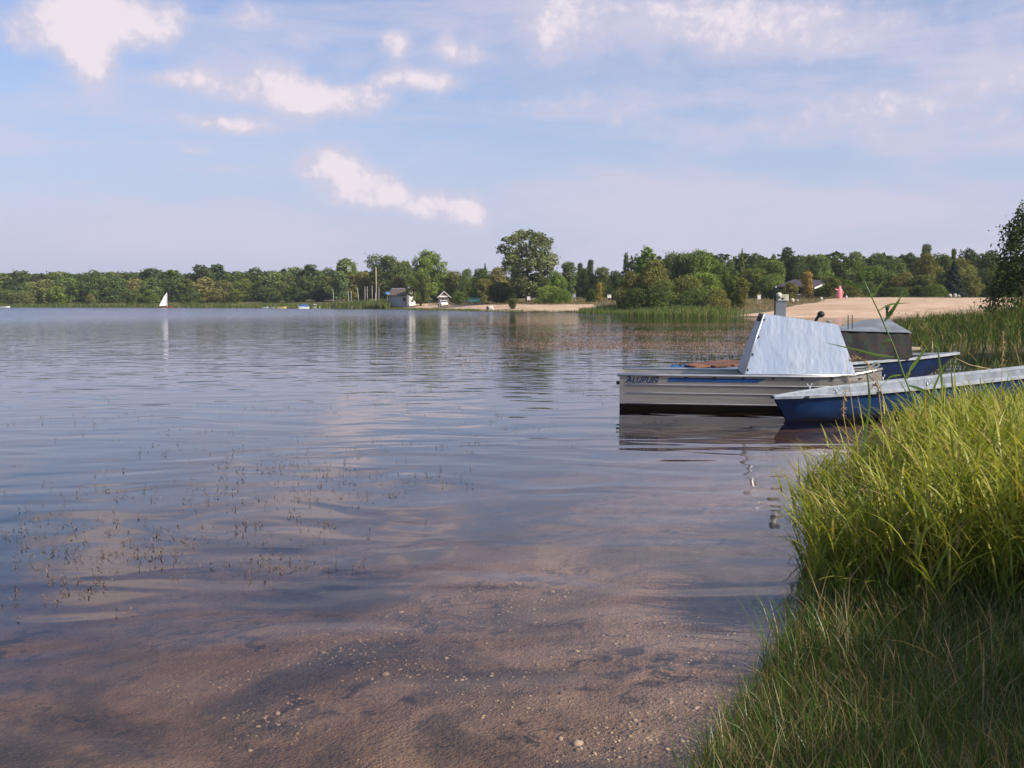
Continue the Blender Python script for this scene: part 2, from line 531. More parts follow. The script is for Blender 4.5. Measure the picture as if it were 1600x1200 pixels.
def build_ground():
    NR, NA = 300, 420
    rr = 0.25 * (9000 / 0.25) ** (np.arange(NR) / (NR - 1))
    # finer angles in front of the camera
    u = np.linspace(-1, 1, NA, endpoint=False)
    aa = PI * (0.45 * u + 0.55 * u ** 3)
    rg, ag = np.meshgrid(rr, aa, indexing='ij')
    x = rg * np.sin(ag); y = rg * np.cos(ag)
    z, d = terrain(x.ravel(), y.ravel())
    sand = sand_amount(x.ravel(), y.ravel(), d)
    V = np.stack([x.ravel(), y.ravel(), z], 1)
    i, j = np.meshgrid(np.arange(NR - 1), np.arange(NA), indexing='ij')
    j2 = (j + 1) % NA
    Q = np.stack([i * NA + j, i * NA + j2, (i + 1) * NA + j2, (i + 1) * NA + j], -1).reshape(-1, 4)[:, ::-1]
    V = np.vstack([V, [[0, 0, float(z[:NA].mean())]]])
    d = np.append(d, d[0]); sand = np.append(sand, 0)
    T = np.array([(len(V) - 1, k, (k + 1) % NA) for k in range(NA)])[:, ::-1]
    dq = d[Q].mean(1); sq = sand[Q].mean(1)
    which = np.where(dq < 0, 0, np.where(sq > 0.5, 1, 2))
    m, t = mat_new('shore_ground')
    pos = t.n('ShaderNodeNewGeometry').outputs['Position']
    da, sa = t.attr('d'), t.attr('sand')
    nA = t.noise(pos, 0.35, 5.0, 0.6)
    nB = t.noise(pos, 3.5, 5.0, 0.65)
    nC = t.noise(pos, 55.0, 3.0, 0.6)
    nD = t.noise(pos, 0.9, 6.0, 0.62, 0.6)
    soil = t.mix(t.ss(nA, 0.35, 0.65), (0.075, 0.085, 0.03), (0.17, 0.13, 0.07))
    soil = t.mix(t.m('MULTIPLY', t.ss(nB, 0.4, 0.75), 0.5), soil, (0.06, 0.055, 0.03))
    sandc = t.mix(t.ss(nA, 0.3, 0.7), (0.45, 0.315, 0.21), (0.57, 0.42, 0.30))
    sandc = t.mix(t.m('MULTIPLY', t.ss(nB, 0.45, 0.75), 0.5), sandc, (0.30, 0.20, 0.13))
    sandc = t.mix(t.m('MULTIPLY', t.ss(t.noise(pos, 0.12, 5.0, 0.6, 1.0), 0.5, 0.62), 0.45), sandc, (0.33, 0.215, 0.135))
    land = t.mix(t.ss(t.m('MULTIPLY_ADD', nB, 0.5, t.m('SUBTRACT', sa, 0.25)), 0.4, 0.6), soil, sandc)
    # lake bed: reddish sand, darker patches of silt and algae
    bed = t.mix(t.ss(nB, 0.3, 0.7), (0.21, 0.135, 0.092), (0.34, 0.232, 0.165))
    bed = t.mix(t.m('MULTIPLY', t.ss(t.m('MULTIPLY_ADD', nB, 0.35, nD), 0.62, 0.78), 0.8), bed, (0.058, 0.050, 0.042))
    nE = t.noise(pos, 6.5, 7.0, 0.72, 0.8)
    nF = t.noise(pos, 1.3, 3.0, 0.5)
    bed = t.mix(t.m('MULTIPLY', t.ss(t.m('MULTIPLY_ADD', nF, 0.55, nE), 0.80, 0.93), 0.85), bed, (0.040, 0.036, 0.030))
    bed = t.mix(t.m('MULTIPLY', t.ss(t.noise(pos, 70.0, 3.0, 0.7), 0.56, 0.72), 0.5), bed, (0.40, 0.30, 0.22))
    bed = t.mix(t.m('MULTIPLY', t.ss(nC, 0.52, 0.70), 0.5), bed, (0.10, 0.075, 0.058))
    bed = t.mix(t.ss(da, -6.0, -16.0), bed, (0.06, 0.045, 0.032))
    colr = t.mix(t.ss(da, -0.12, 0.06), bed, land)
    nm = t.n('ShaderNodeBump', {'Height': t.m('MULTIPLY_ADD', nB, 3.0, nC), 'Strength': 0.6, 'Distance': 0.03}).outputs[0]
    principled(t, colr, 0.9, 0, 0.2, nm)
    names = (('lake_bed', 'reddish sandy lake bed with dark silt patches under the shallow water'),
             ('beach', 'pale orange sand beach sloping up from the lake to the trees'),
             ('ground', 'grassy shore ground around the lake'))
    for k, (nm_, lab) in enumerate(names):
        q = Q[which == k]
        tr = T if k == 2 else None
        used = np.unique(q if tr is None else np.concatenate([q.ravel(), tr.ravel()]))
        remap = np.zeros(len(V), int); remap[used] = np.arange(len(used))
        me = mesh_np(nm_, V[used], remap[q], None if tr is None else remap[tr], True, {'d': d[used], 'sand': sand[used]})
        tag(link(nm_, me, m), lab, kind='structure')


build_ground()


# ------------------------------------------------------------------ water
def build_water():
    m, t = mat_new('lake_water')
    pos = t.n('ShaderNodeNewGeometry').outputs['Position']
    sp = t.n('ShaderNodeSeparateXYZ', {0: pos})
    dist = t.n('ShaderNodeVectorMath', {0: pos, 1: (0, 0, 0)}, operation='DISTANCE').outputs['Value']
    # swell of the near, sheltered water and the wind ripples farther out
    warp = t.n('ShaderNodeTexNoise', {'Vector': pos, 'Scale': 0.25, 'Detail': 2.0})
    wv_ = t.n('ShaderNodeVectorMath', {0: warp.outputs['Color'], 1: (1.6, 1.6, 0), 2: pos}, operation='MULTIPLY_ADD').outputs[0]
    v1 = t.n('ShaderNodeVectorMath', {0: wv_, 1: (0.75, 1.5, 1)}, operation='MULTIPLY').outputs[0]
    swell = t.noise(v1, 1.25, 1.0, 0.35, 0.4)
    v2 = t.n('ShaderNodeVectorMath', {0: wv_, 1: (0.8, 1.6, 1)}, operation='MULTIPLY').outputs[0]
    rip = t.noise(v2, 1.5, 2.0, 0.42, 0.3)
    v3 = t.n('ShaderNodeVectorMath', {0: wv_, 1: (0.5, 1.0, 1)}, operation='MULTIPLY').outputs[0]
    big = t.noise(v3, 0.55, 3.0, 0.5, 0.0)
    calm = t.noise(pos, 0.045, 3.0, 0.5)                        # cat's paws
    lee = t.ss(t.m('MULTIPLY_ADD', sp.outputs[0], -0.22, dist), 9.0, 22.0)
    a_rip = t.m('MULTIPLY', lee, t.ss(calm, 0.30, 0.62, 0.45, 1.0))
    h = t.m('MULTIPLY', swell, 0.017)
    h = t.m('MULTIPLY_ADD', t.m('MULTIPLY', rip, a_rip), 0.018, h)
    h = t.m('MULTIPLY_ADD', t.m('MULTIPLY', big, lee), 0.012, h)
    windy = t.ss(t.m('MULTIPLY_ADD', sp.outputs[0], -1.4, dist), 60.0, 230.0)
    h = t.m('MULTIPLY_ADD', t.m('MULTIPLY', t.noise(v1, 1.4, 2.0, 0.5), windy), 0.16, h)
    bump = t.n('ShaderNodeBump', {'Height': h, 'Strength': 1.0, 'Distance': 1.0}).outputs[0]
    inc = t.n('ShaderNodeNewGeometry').outputs['Incoming']
    cs = t.m('ABSOLUTE', t.n('ShaderNodeVectorMath', {0: inc, 1: bump}, operation='DOT_PRODUCT').outputs['Value'])
    fr = t.m('MULTIPLY_ADD', t.m('POWER', t.m('SUBTRACT', 1.0, cs, clamp=True), 5.0), 0.98, 0.02)   # Fresnel of water, the same from both sides
    gl = t.n('ShaderNodeBsdfGlossy', {'Color': (0.93, 0.93, 0.95, 1), 'Roughness': t.m('MULTIPLY_ADD', windy, 0.17, 0.03), 'Normal': bump})
    tr = t.n('ShaderNodeBsdfTransparent', {'Color': (0.96, 0.94, 0.90, 1)})
    s = t.n('ShaderNodeMixShader', {0: fr, 1: tr.outputs[0], 2: gl.outputs[0]})
    vol = t.n('ShaderNodeVolumeAbsorption', {'Color': (0.56, 0.47, 0.39, 1), 'Density': 1.7})
    t.n('ShaderNodeOutputMaterial', {'Surface': s.outputs[0], 'Volume': vol.outputs[0]})
    mb = MB()
    mb.box((-170, 120, -2.0), (900, 760, 4.0))
    o = mb.build('lake_water', m)
    tag(o, 'calm lake water mirroring the sky, rippled farther out', kind='structure')


build_water()


# ------------------------------------------------------------------ foliage builders
def blades(rng, base, az_, length, th0, bend, width, seg=4, fold=0.0, twist=None):
    """curved tapering blades as strips; returns verts, quads, rnd, t"""
    n = len(base)
    s = np.linspace(0, 1, seg + 1)
    th = th0[:, None] + bend[:, None] * s[None, :]
    ds = length[:, None] / seg
    hor = np.concatenate([np.zeros((n, 1)), np.cumsum(np.sin((th[:, 1:] + th[:, :-1]) / 2) * ds, 1)], 1)
    ver = np.concatenate([np.zeros((n, 1)), np.cumsum(np.cos((th[:, 1:] + th[:, :-1]) / 2) * ds, 1)], 1)
    ca, sa = np.cos(az_)[:, None], np.sin(az_)[:, None]
    P = np.stack([base[:, 0:1] + hor * ca, base[:, 1:2] + hor * sa, base[:, 2:3] + ver], -1)
    prof = np.minimum(1, 0.55 + s * 2.2) * (1 - s ** 2.2) + 0.03
    wd = width[:, None] * prof[None, :] * 0.5
    tw = np.zeros(n) if twist is None else twist
    side = np.stack([-np.sin(az_ + tw), np.cos(az_ + tw), np.zeros(n)], -1)[:, None, :]
    L = P + side * wd[..., None]
    Rr = P - side * wd[..., None]
    V = np.stack([L, Rr], 2).reshape(-1, 3)
    k = np.arange(n)[:, None] * (seg + 1) * 2 + np.arange(seg)[None, :] * 2
    Q = np.stack([k, k + 1, k + 3, k + 2], -1).reshape(-1, 4)
    rnd = np.repeat(rng.random(n), (seg + 1) * 2)
    tt = np.tile(np.repeat(s, 2), n)
    return V, Q, rnd, tt


def join(parts):
    V, Q, r, t = [], [], [], []
    off = 0
    for v, q, a, b in parts:
        V.append(v); Q.append(q + off); r.append(a); t.append(b); off += len(v)
    return np.vstack(V), np.vstack(Q), np.concatenate(r), np.concatenate(t)


def reed_mass(rng, pts, height, nleaf, leaf_len, leaf_w, stem_w, lean=0.15, seg=4, up=0.55):
    """leafy stalks standing at pts (n,3); height (n,)"""
    n = len(pts)
    az0 = rng.uniform(0, 2 * PI, n)
    th0 = np.abs(rng.normal(0, lean, n))
    bend = np.abs(rng.normal(0, lean * 1.2, n))
    out = [blades(rng, pts, az0, height, th0, bend, np.full(n, stem_w), seg)]
    for k in range(nleaf):
        f = np.clip((k + 0.7 + rng.random(n) * 0.5) / (nleaf + 0.4), 0.08, 0.97)
        ang = th0 + bend * f * 0.5
        hor = np.sin(ang) * height * f
        b = pts + np.stack([np.cos(az0) * hor, np.sin(az0) * hor, np.cos(ang) * height * f], -1)
        la = az0 + k * PI + rng.normal(0, 0.7, n)
        ll = leaf_len * rng.uniform(0.6, 1.15, n) * (1.05 - 0.4 * np.abs(f - 0.55))
        t0 = np.clip(rng.normal(up, 0.18, n), 0.1, 1.3)
        out.append(blades(rng, b, la, ll, t0, rng.uniform(0.25, 1.2, n), leaf_w * rng.uniform(0.7, 1.2, n), seg, twist=rng.normal(0, 0.35, n)))
    return join(out)


def stuff(name, parts, mat, label):
    V, Q, r, t = parts
    me = mesh_np(name, V, Q, None, False, {'rnd': r, 't': t})
    return tag(link(name, me, mat), label, kind='stuff')


def scatter(rng, n, poly_or_fn, box):
    """points inside box (x0,x1,y0,y1) that pass fn(x,y)->prob"""
    out = []
    tot = 0
    while tot < n:
        x = rng.uniform(box[0], box[1], n * 2); y = rng.uniform(box[2], box[3], n * 2)
        keep = rng.random(len(x)) < poly_or_fn(x, y)
        out.append(np.stack([x[keep], y[keep]], 1)); tot += keep.sum()
        if len(out) > 60: break
    P = np.vstack(out)[:n]
    z, d = terrain(P[:, 0], P[:, 1])
    return np.column_stack([P, z])


# ------------------------------------------------------------------ trees
def crown_mesh(seed, H=10.0, W=7.0, base=0.10, lobes=26, leaves=7000, leaf=0.30, kind='round', gap=0.0, lob=1.0):
    rng = np.random.default_rng(seed)
    if kind == 'spruce':
        n = leaves
        tq = rng.random(n) ** 0.75
        z = base * H + (1 - base) * H * (1 - tq)
        layer = 0.5 + 0.5 * np.abs(np.sin(tq * 26 + rng.normal(0, .25, n)))
        rad = W * 0.5 * tq * layer * np.sqrt(rng.uniform(0.35, 1, n)) + 0.05
        a = rng.uniform(0, 2 * PI, n)
        rad *= 1 + 0.22 * np.sin(a * 5 + z * 2.3)
        P = np.stack([np.cos(a) * rad, np.sin(a) * rad, z - rad * 0.28], 1)
        D = np.stack([np.cos(a), np.sin(a), np.full(n, -0.1)], 1)
        lobe_r = np.full(n, .5)
    else:
        Cn, Rl = [], []
        for k in range(lobes):
            tq = (k + rng.random()) / lobes
            hh = base + (1 - base) * tq
            if kind == 'round': prof = math.sin(PI * min(1, (0.16 + 0.84 * tq))) ** 0.55
            elif kind == 'column': prof = 0.75 * math.sin(PI * (0.12 + 0.80 * tq)) ** 0.5 + 0.1
            elif kind == 'dome': prof = math.sqrt(max(0.02, 1 - (tq * 0.98) ** 2.2))
            elif kind == 'vase': prof = (0.45 + 0.75 * tq) * math.sqrt(max(0.03, 1 - max(0, tq - 0.45) ** 2 / 0.31))
            else: prof = 1 - 0.6 * tq
            lr = lob * W * 0.5 * rng.uniform(0.24, 0.46) * (0.75 + 0.25 * prof)
            if gap: lr *= rng.uniform(0.6, 1.05)
            rr = max(0.0, W * 0.5 * prof - lr * 0.72) * math.sqrt(rng.uniform(0.25, 1.0)) * (rng.uniform(.75, 1.28) if gap else rng.uniform(.9, 1.1))
            a = k * 2.39996 + rng.normal(0, 0.5)
            Cn.append((math.cos(a) * rr, math.sin(a) * rr, min(hh * H, H - lr * 0.75) * rng.uniform(.93, 1.0)))
            Rl.append(lr)
        Cn = np.array(Cn); Rl = np.array(Rl)
        pr = Rl ** 2 / (Rl ** 2).sum()
        n = int(leaves * 1.7)
        k = rng.choice(lobes, n, p=pr)
        D = rng.normal(size=(n, 3)); D /= np.linalg.norm(D, axis=1)[:, None]
        # ragged lobes: the radius changes with direction
        rag = 1 + 0.22 * np.sin(D[:, 0] * 5 + k * 1.7) * np.cos(D[:, 1] * 6 + k) + 0.12 * np.sin(D[:, 2] * 9 + k * 2.2)
        P = Cn[k] + D * (Rl[k] * rag * np.clip(rng.normal(0.92, 0.15, n), 0.3, 1.3))[:, None] * np.array([1, 1, 0.85])
        dd = np.linalg.norm(P[:, None, :] - Cn[None], axis=2) / Rl[None]
        keep = (dd.min(1) > 0.62) & (P[:, 2] > 0.02 * H)
        if gap: keep &= (np.sin(P[:, 0] * 3.1 + seed) * np.sin(P[:, 1] * 2.9) * np.sin(P[:, 2] * 2.3 + 1) < 1 - gap)
        P, D, k = P[keep][:leaves], D[keep][:leaves], k[keep][:leaves]
        n = len(P)
        lobe_r = rng.random(lobes)[k]
    N = D * 0.7 + rng.normal(size=(n, 3)) * 0.75 + np.array([0, 0, 0.25])
    N /= np.linalg.norm(N, axis=1)[:, None]
    A = np.cross(N, rng.normal(size=(n, 3))); A /= np.linalg.norm(A, axis=1)[:, None]
    B = np.cross(N, A)
    s = leaf * rng.uniform(0.55, 1.35, n)[:, None]
    V = np.stack([P - A * s * 0.6, P - B * s * 0.40 + N * s * 0.1, P + A * s * 0.6, P + B * s * 0.40 + N * s * 0.1], 1).reshape(-1, 3)
    Q = np.arange(n * 4).reshape(-1, 4)
    rnd = np.repeat(np.clip(0.5 * lobe_r + rng.normal(0.25, 0.18, n), 0, 1), 4)
    me = mesh_np('crown', V, Q, None, False, {'rnd': rnd})
    me.materials.append(M['foliage'])
    return me


def trunk_mesh(seed, H=10.0, r=0.22, top=0.75, limbs=7, spread=2.2, mat='bark', stems=1):
    rnd = random.Random(seed)
    mb = MB()
    for s in range(stems):
        ox, oy = (0, 0) if stems == 1 else (rnd.uniform(-.4, .4), rnd.uniform(-.4, .4))
        pts, rad = [], []
        k = 7
        for i in range(k):
            f = i / (k - 1)
            pts.append((ox + rnd.uniform(-.12, .12) * f * 2 + ox * f * 2, oy + rnd.uniform(-.12, .12) * f * 2 + oy * f * 2, -0.3 + f * top * H))
            rad.append(r * (1 - 0.8 * f) * (1.35 if i == 0 else 1) / math.sqrt(stems))
        mb.tube(pts, rad, 7)
        for j in range(limbs // stems):
            i = rnd.randint(2, k - 2)
            p = Vector(pts[i]); a = rnd.uniform(0, 2 * PI)
            q = p + Vector((math.cos(a) * spread, math.sin(a) * spread, spread * rnd.uniform(.5, 1.1)))
            mid = (p + q) / 2 + Vector((0, 0, 0.25))
            mb.tube([p, mid, q], [rad[i] * .6, rad[i] * .4, rad[i] * .12], 5)
    me = bpy.data.meshes.new('trunk')
    me.from_pydata(mb.v, [], mb.f)
    me.materials.append(M[mat])
    return me


# kinds: (crown meshes, trunk meshes, natural width of the crown at 10 m height)
KIND = {}
KIND['far_round'] = ([crown_mesh(11 + k, 10, 8.0, 0.06, (20, 30, 42, 26, 34, 16)[k], 4200, 0.46, ('round', 'dome', 'round', 'vase', 'column', 'round')[k]) for k in range(6)], [trunk_mesh(3)], 8.0)
KIND['far_column'] = ([crown_mesh(31 + k, 10, 4.6, 0.08, 22, 2600, 0.46, 'column') for k in range(2)], [trunk_mesh(5, r=.16)], 4.6)
KIND['round'] = ([crown_mesh(51 + k, 10, 8.0, 0.08, (28, 40, 50, 34, 22)[k], 9500, 0.29, ('round', 'dome', 'round', 'vase', 'round')[k], (0, .15, .1, .2, 0)[k]) for k in range(5)], [trunk_mesh(7)], 8.0)
KIND['column'] = ([crown_mesh(71 + k, 10, 4.6, 0.06, 26, 6500, 0.27, 'column') for k in range(3)], [trunk_mesh(9, r=.16)], 4.6)
KIND['bush'] = ([crown_mesh(91 + k, 10, 11.0, 0.0, 44, 9500, 0.34, 'dome') for k in range(3)], [trunk_mesh(13, r=.3, top=.6, stems=3, limbs=9)], 11.0)
KIND['spruce'] = ([crown_mesh(111, 10, 5.0, 0.06, 0, 7000, 0.30, 'spruce')], [trunk_mesh(15, r=.17, top=.95, limbs=0)], 5.0)
KIND['oak'] = ([crown_mesh(121, 10, 8.0, 0.14, 50, 12000, 0.27, 'round', .28, .8)], [trunk_mesh(17, r=.3, spread=3)], 8.0)
KIND['poplar'] = ([crown_mesh(137, 10, 7.8, 0.15, 58, 15000, 0.22, 'vase', .30, .72)], [trunk_mesh(19, r=.24, top=.86, limbs=16, spread=1.9)], 7.6)
KIND['sparse'] = ([crown_mesh(141, 10, 4.6, 0.22, 15, 2600, 0.30, 'round', .35)], [trunk_mesh(21, r=.13, top=.9, limbs=9, spread=1.3)], 4.6)
KIND['birch'] = ([crown_mesh(151, 10, 5.4, 0.24, 26, 6000, 0.28, 'column', .25)], [trunk_mesh(23, r=.14, top=.9, mat='birch', limbs=8, spread=1.2)], 5.4)

GREEN = {'dark': (0.074, 0.108, 0.040), 'mid': (0.126, 0.168, 0.050), 'fresh': (0.165, 0.222, 0.054), 'olive': (0.190, 0.192, 0.064),
         'grey': (0.150, 0.192, 0.086), 'blue': (0.044, 0.070, 0.054), 'yellow': (0.350, 0.265, 0.072), 'deep': (0.044, 0.070, 0.026)}
tree_rng = random.Random(77)
tree_count = 0


def tree(name, kind, px, ytop, wpx, Y, colour, label, group=None, base_z=None, cat='tree'):
    """a tree whose top shows at (px, ytop) when it stands Y metres ahead, wpx pixels wide"""
    global tree_count
    crowns, trunks, w10 = KIND[kind]
    x = xat(px, Y)
    z0 = max(0.0, gz(x, Y)) if base_z is None else base_z
    h = at(px, ytop, Y).z - z0
    width = wpx / FPX * Y
    i = tree_count; tree_count += 1
    sw = width / w10
    sh = h / 10.0
    o = empty(name, (x, Y, z0), tree_rng.uniform(0, 2 * PI), (sw, sw, sh))
    c = link('crown', crowns[i % len(crowns)], None, o)
    t_ = link('trunk', trunks[i % len(trunks)], None, o)
    g = GREEN[colour]
    k = tree_rng.uniform(0.85, 1.15)
    c.color = (g[0] * k * tree_rng.uniform(.9, 1.12), g[1] * k, g[2] * k * tree_rng.uniform(.85, 1.15), 1)
    tag(o, label, cat, group)
    return o


# far forest on the left: front row and back row, left to right
front = [(-14, 432, 44), (18, 431, 40), (46, 434, 38), (72, 430, 46), (104, 428, 44), (130, 431, 38), (158, 426, 42), (186, 427, 40), (212, 430, 40),
         (240, 428, 42), (262, 430, 36), (290, 428, 44), (322, 428, 48), (350, 432, 46), (382, 430, 40), (410, 425, 44), (440, 420, 50), (476, 424, 46), (506, 424, 40)]
cols = ['mid', 'dark', 'mid', 'olive', 'mid', 'dark', 'mid', 'mid', 'olive', 'mid', 'dark', 'mid', 'olive', 'olive', 'mid', 'mid', 'mid', 'dark', 'mid']
adj = {'mid': 'green', 'dark': 'dark green', 'olive': 'olive green', 'fresh': 'fresh green', 'grey': 'grey green', 'deep': 'deep green'}
for i, (px, yt, wp) in enumerate(front):
    tree('broadleaf_tree', 'far_round', px, yt + 6, wp * 1.12, 352 - 0.05 * max(px, 0) + (i % 3) * 5, cols[i],
         f'{adj[cols[i]]} tree in the far left forest, {ORD[i]} from left in front row', 'front row of the far forest')
back = [(2, 427, 46), (36, 424, 42), (64, 428, 36), (92, 425, 44), (122, 427, 40), (150, 424, 40), (176, 425, 40), (204, 426, 36), (238, 419, 40), (268, 420, 28), (315, 412, 38),
        (343, 411, 26), (372, 424, 36), (398, 419, 34), (426, 423, 40), (460, 418, 36), (487, 414, 30), (512, 420, 34)]
for i, (px, yt, wp) in enumerate(back):
    col_ = 'dark' if i % 3 else 'mid'
    tree('broadleaf_tree', 'far_column' if wp < 31 else 'far_round', px, yt, wp * 1.5, 372 - 0.05 * max(px, 0) + (i % 2) * 6, col_,
         f'{adj[col_]} tree crown in the far left forest, {ORD[i]} from left in back row', 'back row of the far forest')
# low shrubs at the forest's foot
for i, (px, yt, wp, c_) in enumerate([(10, 452, 40, 'mid'), (38, 455, 34, 'olive'), (88, 447, 34, 'fresh'), (142, 460, 14, 'olive'), (205, 452, 30, 'mid'), (236, 453, 26, 'mid'), (300, 450, 30, 'mid'),
                                      (338, 452, 40, 'olive'), (368, 452, 26, 'mid'), (422, 450, 40, 'mid'), (462, 448, 40, 'dark'), (500, 450, 34, 'dark')]):
    tree('forest_shrub', 'far_round', px, yt, wp * 1.15, 343 - 0.07 * px, c_, f'low {adj[c_]} shrub at the foot of the far left forest, {ORD[i]} from the left', 'shrubs at the far forest edge', cat='shrub')

# trees around the boat club and the left beach: name, kind, px, ytop, width, Y, colour, label
GROVE = [
    ('broadleaf_tree', 'far_round', 541, 404, 46, 300, 'mid', 'round domed green tree rising behind the birches left of the tall pole'),
    ('birch_tree', 'birch', 531, 424, 32, 272, 'grey', 'pale grey green birch beside the boat club, leftmost of the birches'),
    ('birch_tree', 'birch', 551, 428, 30, 276, 'olive', 'olive birch tree behind the leaning masts'),
    ('broadleaf_tree', 'far_round', 568, 425, 28, 283, 'olive', 'olive tree just left of the tall pale pole'),
    ('broadleaf_tree', 'round', 604, 400, 62, 276, 'mid', 'broad tall tree with flat dome behind the tall pale pole'),
    ('broadleaf_tree', 'round', 633, 406, 34, 285, 'mid', 'tree crown peeping out between the broad tree and the oak'),
    ('broadleaf_tree', 'round', 622, 430, 34, 268, 'olive', 'yellowish olive tree directly behind the white house'),
    ('oak_tree', 'oak', 670, 391, 58, 262, 'fresh', 'big dark-shaded oak with lit right side beside the white house'),
    ('oak_tree', 'oak', 657, 424, 40, 243, 'mid', 'lower green tree pressed against the left of the big oak'),
    ('broadleaf_tree', 'round', 708, 424, 34, 262, 'olive', 'olive tree right of the big oak, behind the small timber house'),
    ('broadleaf_tree', 'round', 716, 455, 22, 226, 'mid', 'low green bushy tree right of the small timber house'),
    ('broadleaf_tree', 'round', 729, 419, 26, 256, 'mid', 'mid green tree second to the right of the big oak'),
    ('broadleaf_tree', 'round', 752, 420, 46, 240, 'mid', 'broad green tree behind the parked teal car'),
    ('spruce_tree', 'spruce', 758, 412, 18, 250, 'blue', 'pointed dark spruce tip rising over the trees left of the tall poplar'),
    ('broadleaf_tree', 'round', 755, 436, 26, 226, 'olive', 'small olive tree in front of the broad tree by the teal car'),
    ('broadleaf_tree', 'round', 778, 416, 34, 236, 'olive', 'olive tree touching the left side of the tall poplar'),
    ('broadleaf_tree', 'round', 782, 440, 44, 216, 'dark', 'dark tree under the left half of the tall poplar'),
    ('poplar_tree', 'poplar', 824, 359, 98, 208, 'grey', 'tallest tree, a lone airy grey green poplar above the beach'),
    ('broadleaf_tree', 'round', 868, 424, 34, 205, 'fresh', 'light green tree at the right foot of the tall poplar'),
    ('leafy_bush', 'bush', 858, 446, 50, 192, 'fresh', 'fresh green bush at the foot of the tall poplar'),
    ('leafy_bush', 'bush', 878, 452, 30, 188, 'fresh', 'small bright bush at the sand edge right of the tall poplar'),
    ('broadleaf_tree', 'column', 888, 408, 30, 212, 'grey', 'drooping grey green tree right of the tall poplar'),
    ('conifer_tree', 'column', 906, 410, 11, 230, 'dark', 'slim dark conifer, left one of two pointed tips'),
    ('conifer_tree', 'column', 922, 406, 14, 232, 'dark', 'slim dark conifer, right one of two pointed tips'),
    ('broadleaf_tree', 'round', 914, 420, 34, 215, 'dark', 'dark broad tree below the two pointed conifers'),
    ('broadleaf_tree', 'round', 940, 416, 32, 214, 'mid', 'blueish green tree right of the two pointed conifers'),
    ('leafy_bush', 'bush', 924, 452, 18, 186, 'mid', 'green bush left of the yellow autumn bush'),
    ('leafy_bush', 'column', 936, 441, 13, 184, 'yellow', 'orange yellow bush near the white notice board'),
    ('broadleaf_tree', 'round', 962, 424, 34, 190, 'dark', 'dark glossy tree behind the rightmost white notice board'),
]
for (nm, kd, px, yt, wp, Y, c_, lab) in GROVE:
    tree(nm, kd, px, yt, wp * 1.08, Y, c_, lab, cat='bush' if 'bush' in nm else 'tree')
tree('leafy_bush', 'round', 801, 466, 20, 179, 'mid', 'small round green bush alone on the left beach', cat='bush')

# willow thicket in the middle
THICKET = [
    ('sparse', 978, 396, 15, 152, 'grey', 'thin sparse tree standing up at the left end of the thicket'),
    ('sparse', 1010, 387, 40, 150, 'fresh', 'airy light tree top rising over the left of the thicket'),
    ('round', 985, 424, 44, 146, 'olive', 'olive willow at the left end of the thicket'),
    ('round', 1022, 407, 56, 146, 'olive', 'brownish olive willow below the airy tree top'),
    ('round', 1062, 396, 50, 150, 'grey', 'grey green willow in the middle of the thicket'),
    ('round', 1092, 388, 46, 148, 'fresh', 'tallest bright green tree of the thicket'),
    ('round', 1108, 395, 34, 152, 'fresh', 'bright green tree just right of the tallest one in the thicket'),
    ('bush', 994, 450, 60, 139, 'dark', 'dark willow bush at the left front of the thicket'),
    ('bush', 1036, 438, 56, 138, 'mid', 'green willow bush at the middle front of the thicket'),
    ('bush', 1072, 430, 60, 139, 'olive', 'olive willow bush before the tallest tree of the thicket'),
    ('round', 1102, 424, 48, 141, 'fresh', 'yellow green willow at the right middle of the thicket'),
    ('bush', 1086, 452, 56, 134, 'mid', 'low dense bush at the right front of the thicket'),
    ('bush', 1120, 450, 40, 130, 'olive', 'small olive bush over the reeds at the right end of the thicket'),
    ('round', 1126, 414, 40, 146, 'mid', 'green tree at the right shoulder of the thicket'),
    ('column', 1142, 430, 26, 136, 'fresh', 'narrow light willow beyond the right end of the thicket'),
    ('column', 1158, 434, 26, 134, 'olive', 'narrow yellowish willow standing alone left of the sand'),
]
for (kd, px, yt, wp, Y, c_, lab) in THICKET:
    tree('willow_tree' if kd != 'bush' else 'willow_bush', kd, px, yt, wp * 1.1, Y, c_, lab, 'willow thicket by the water', cat='tree' if kd != 'bush' else 'bush')

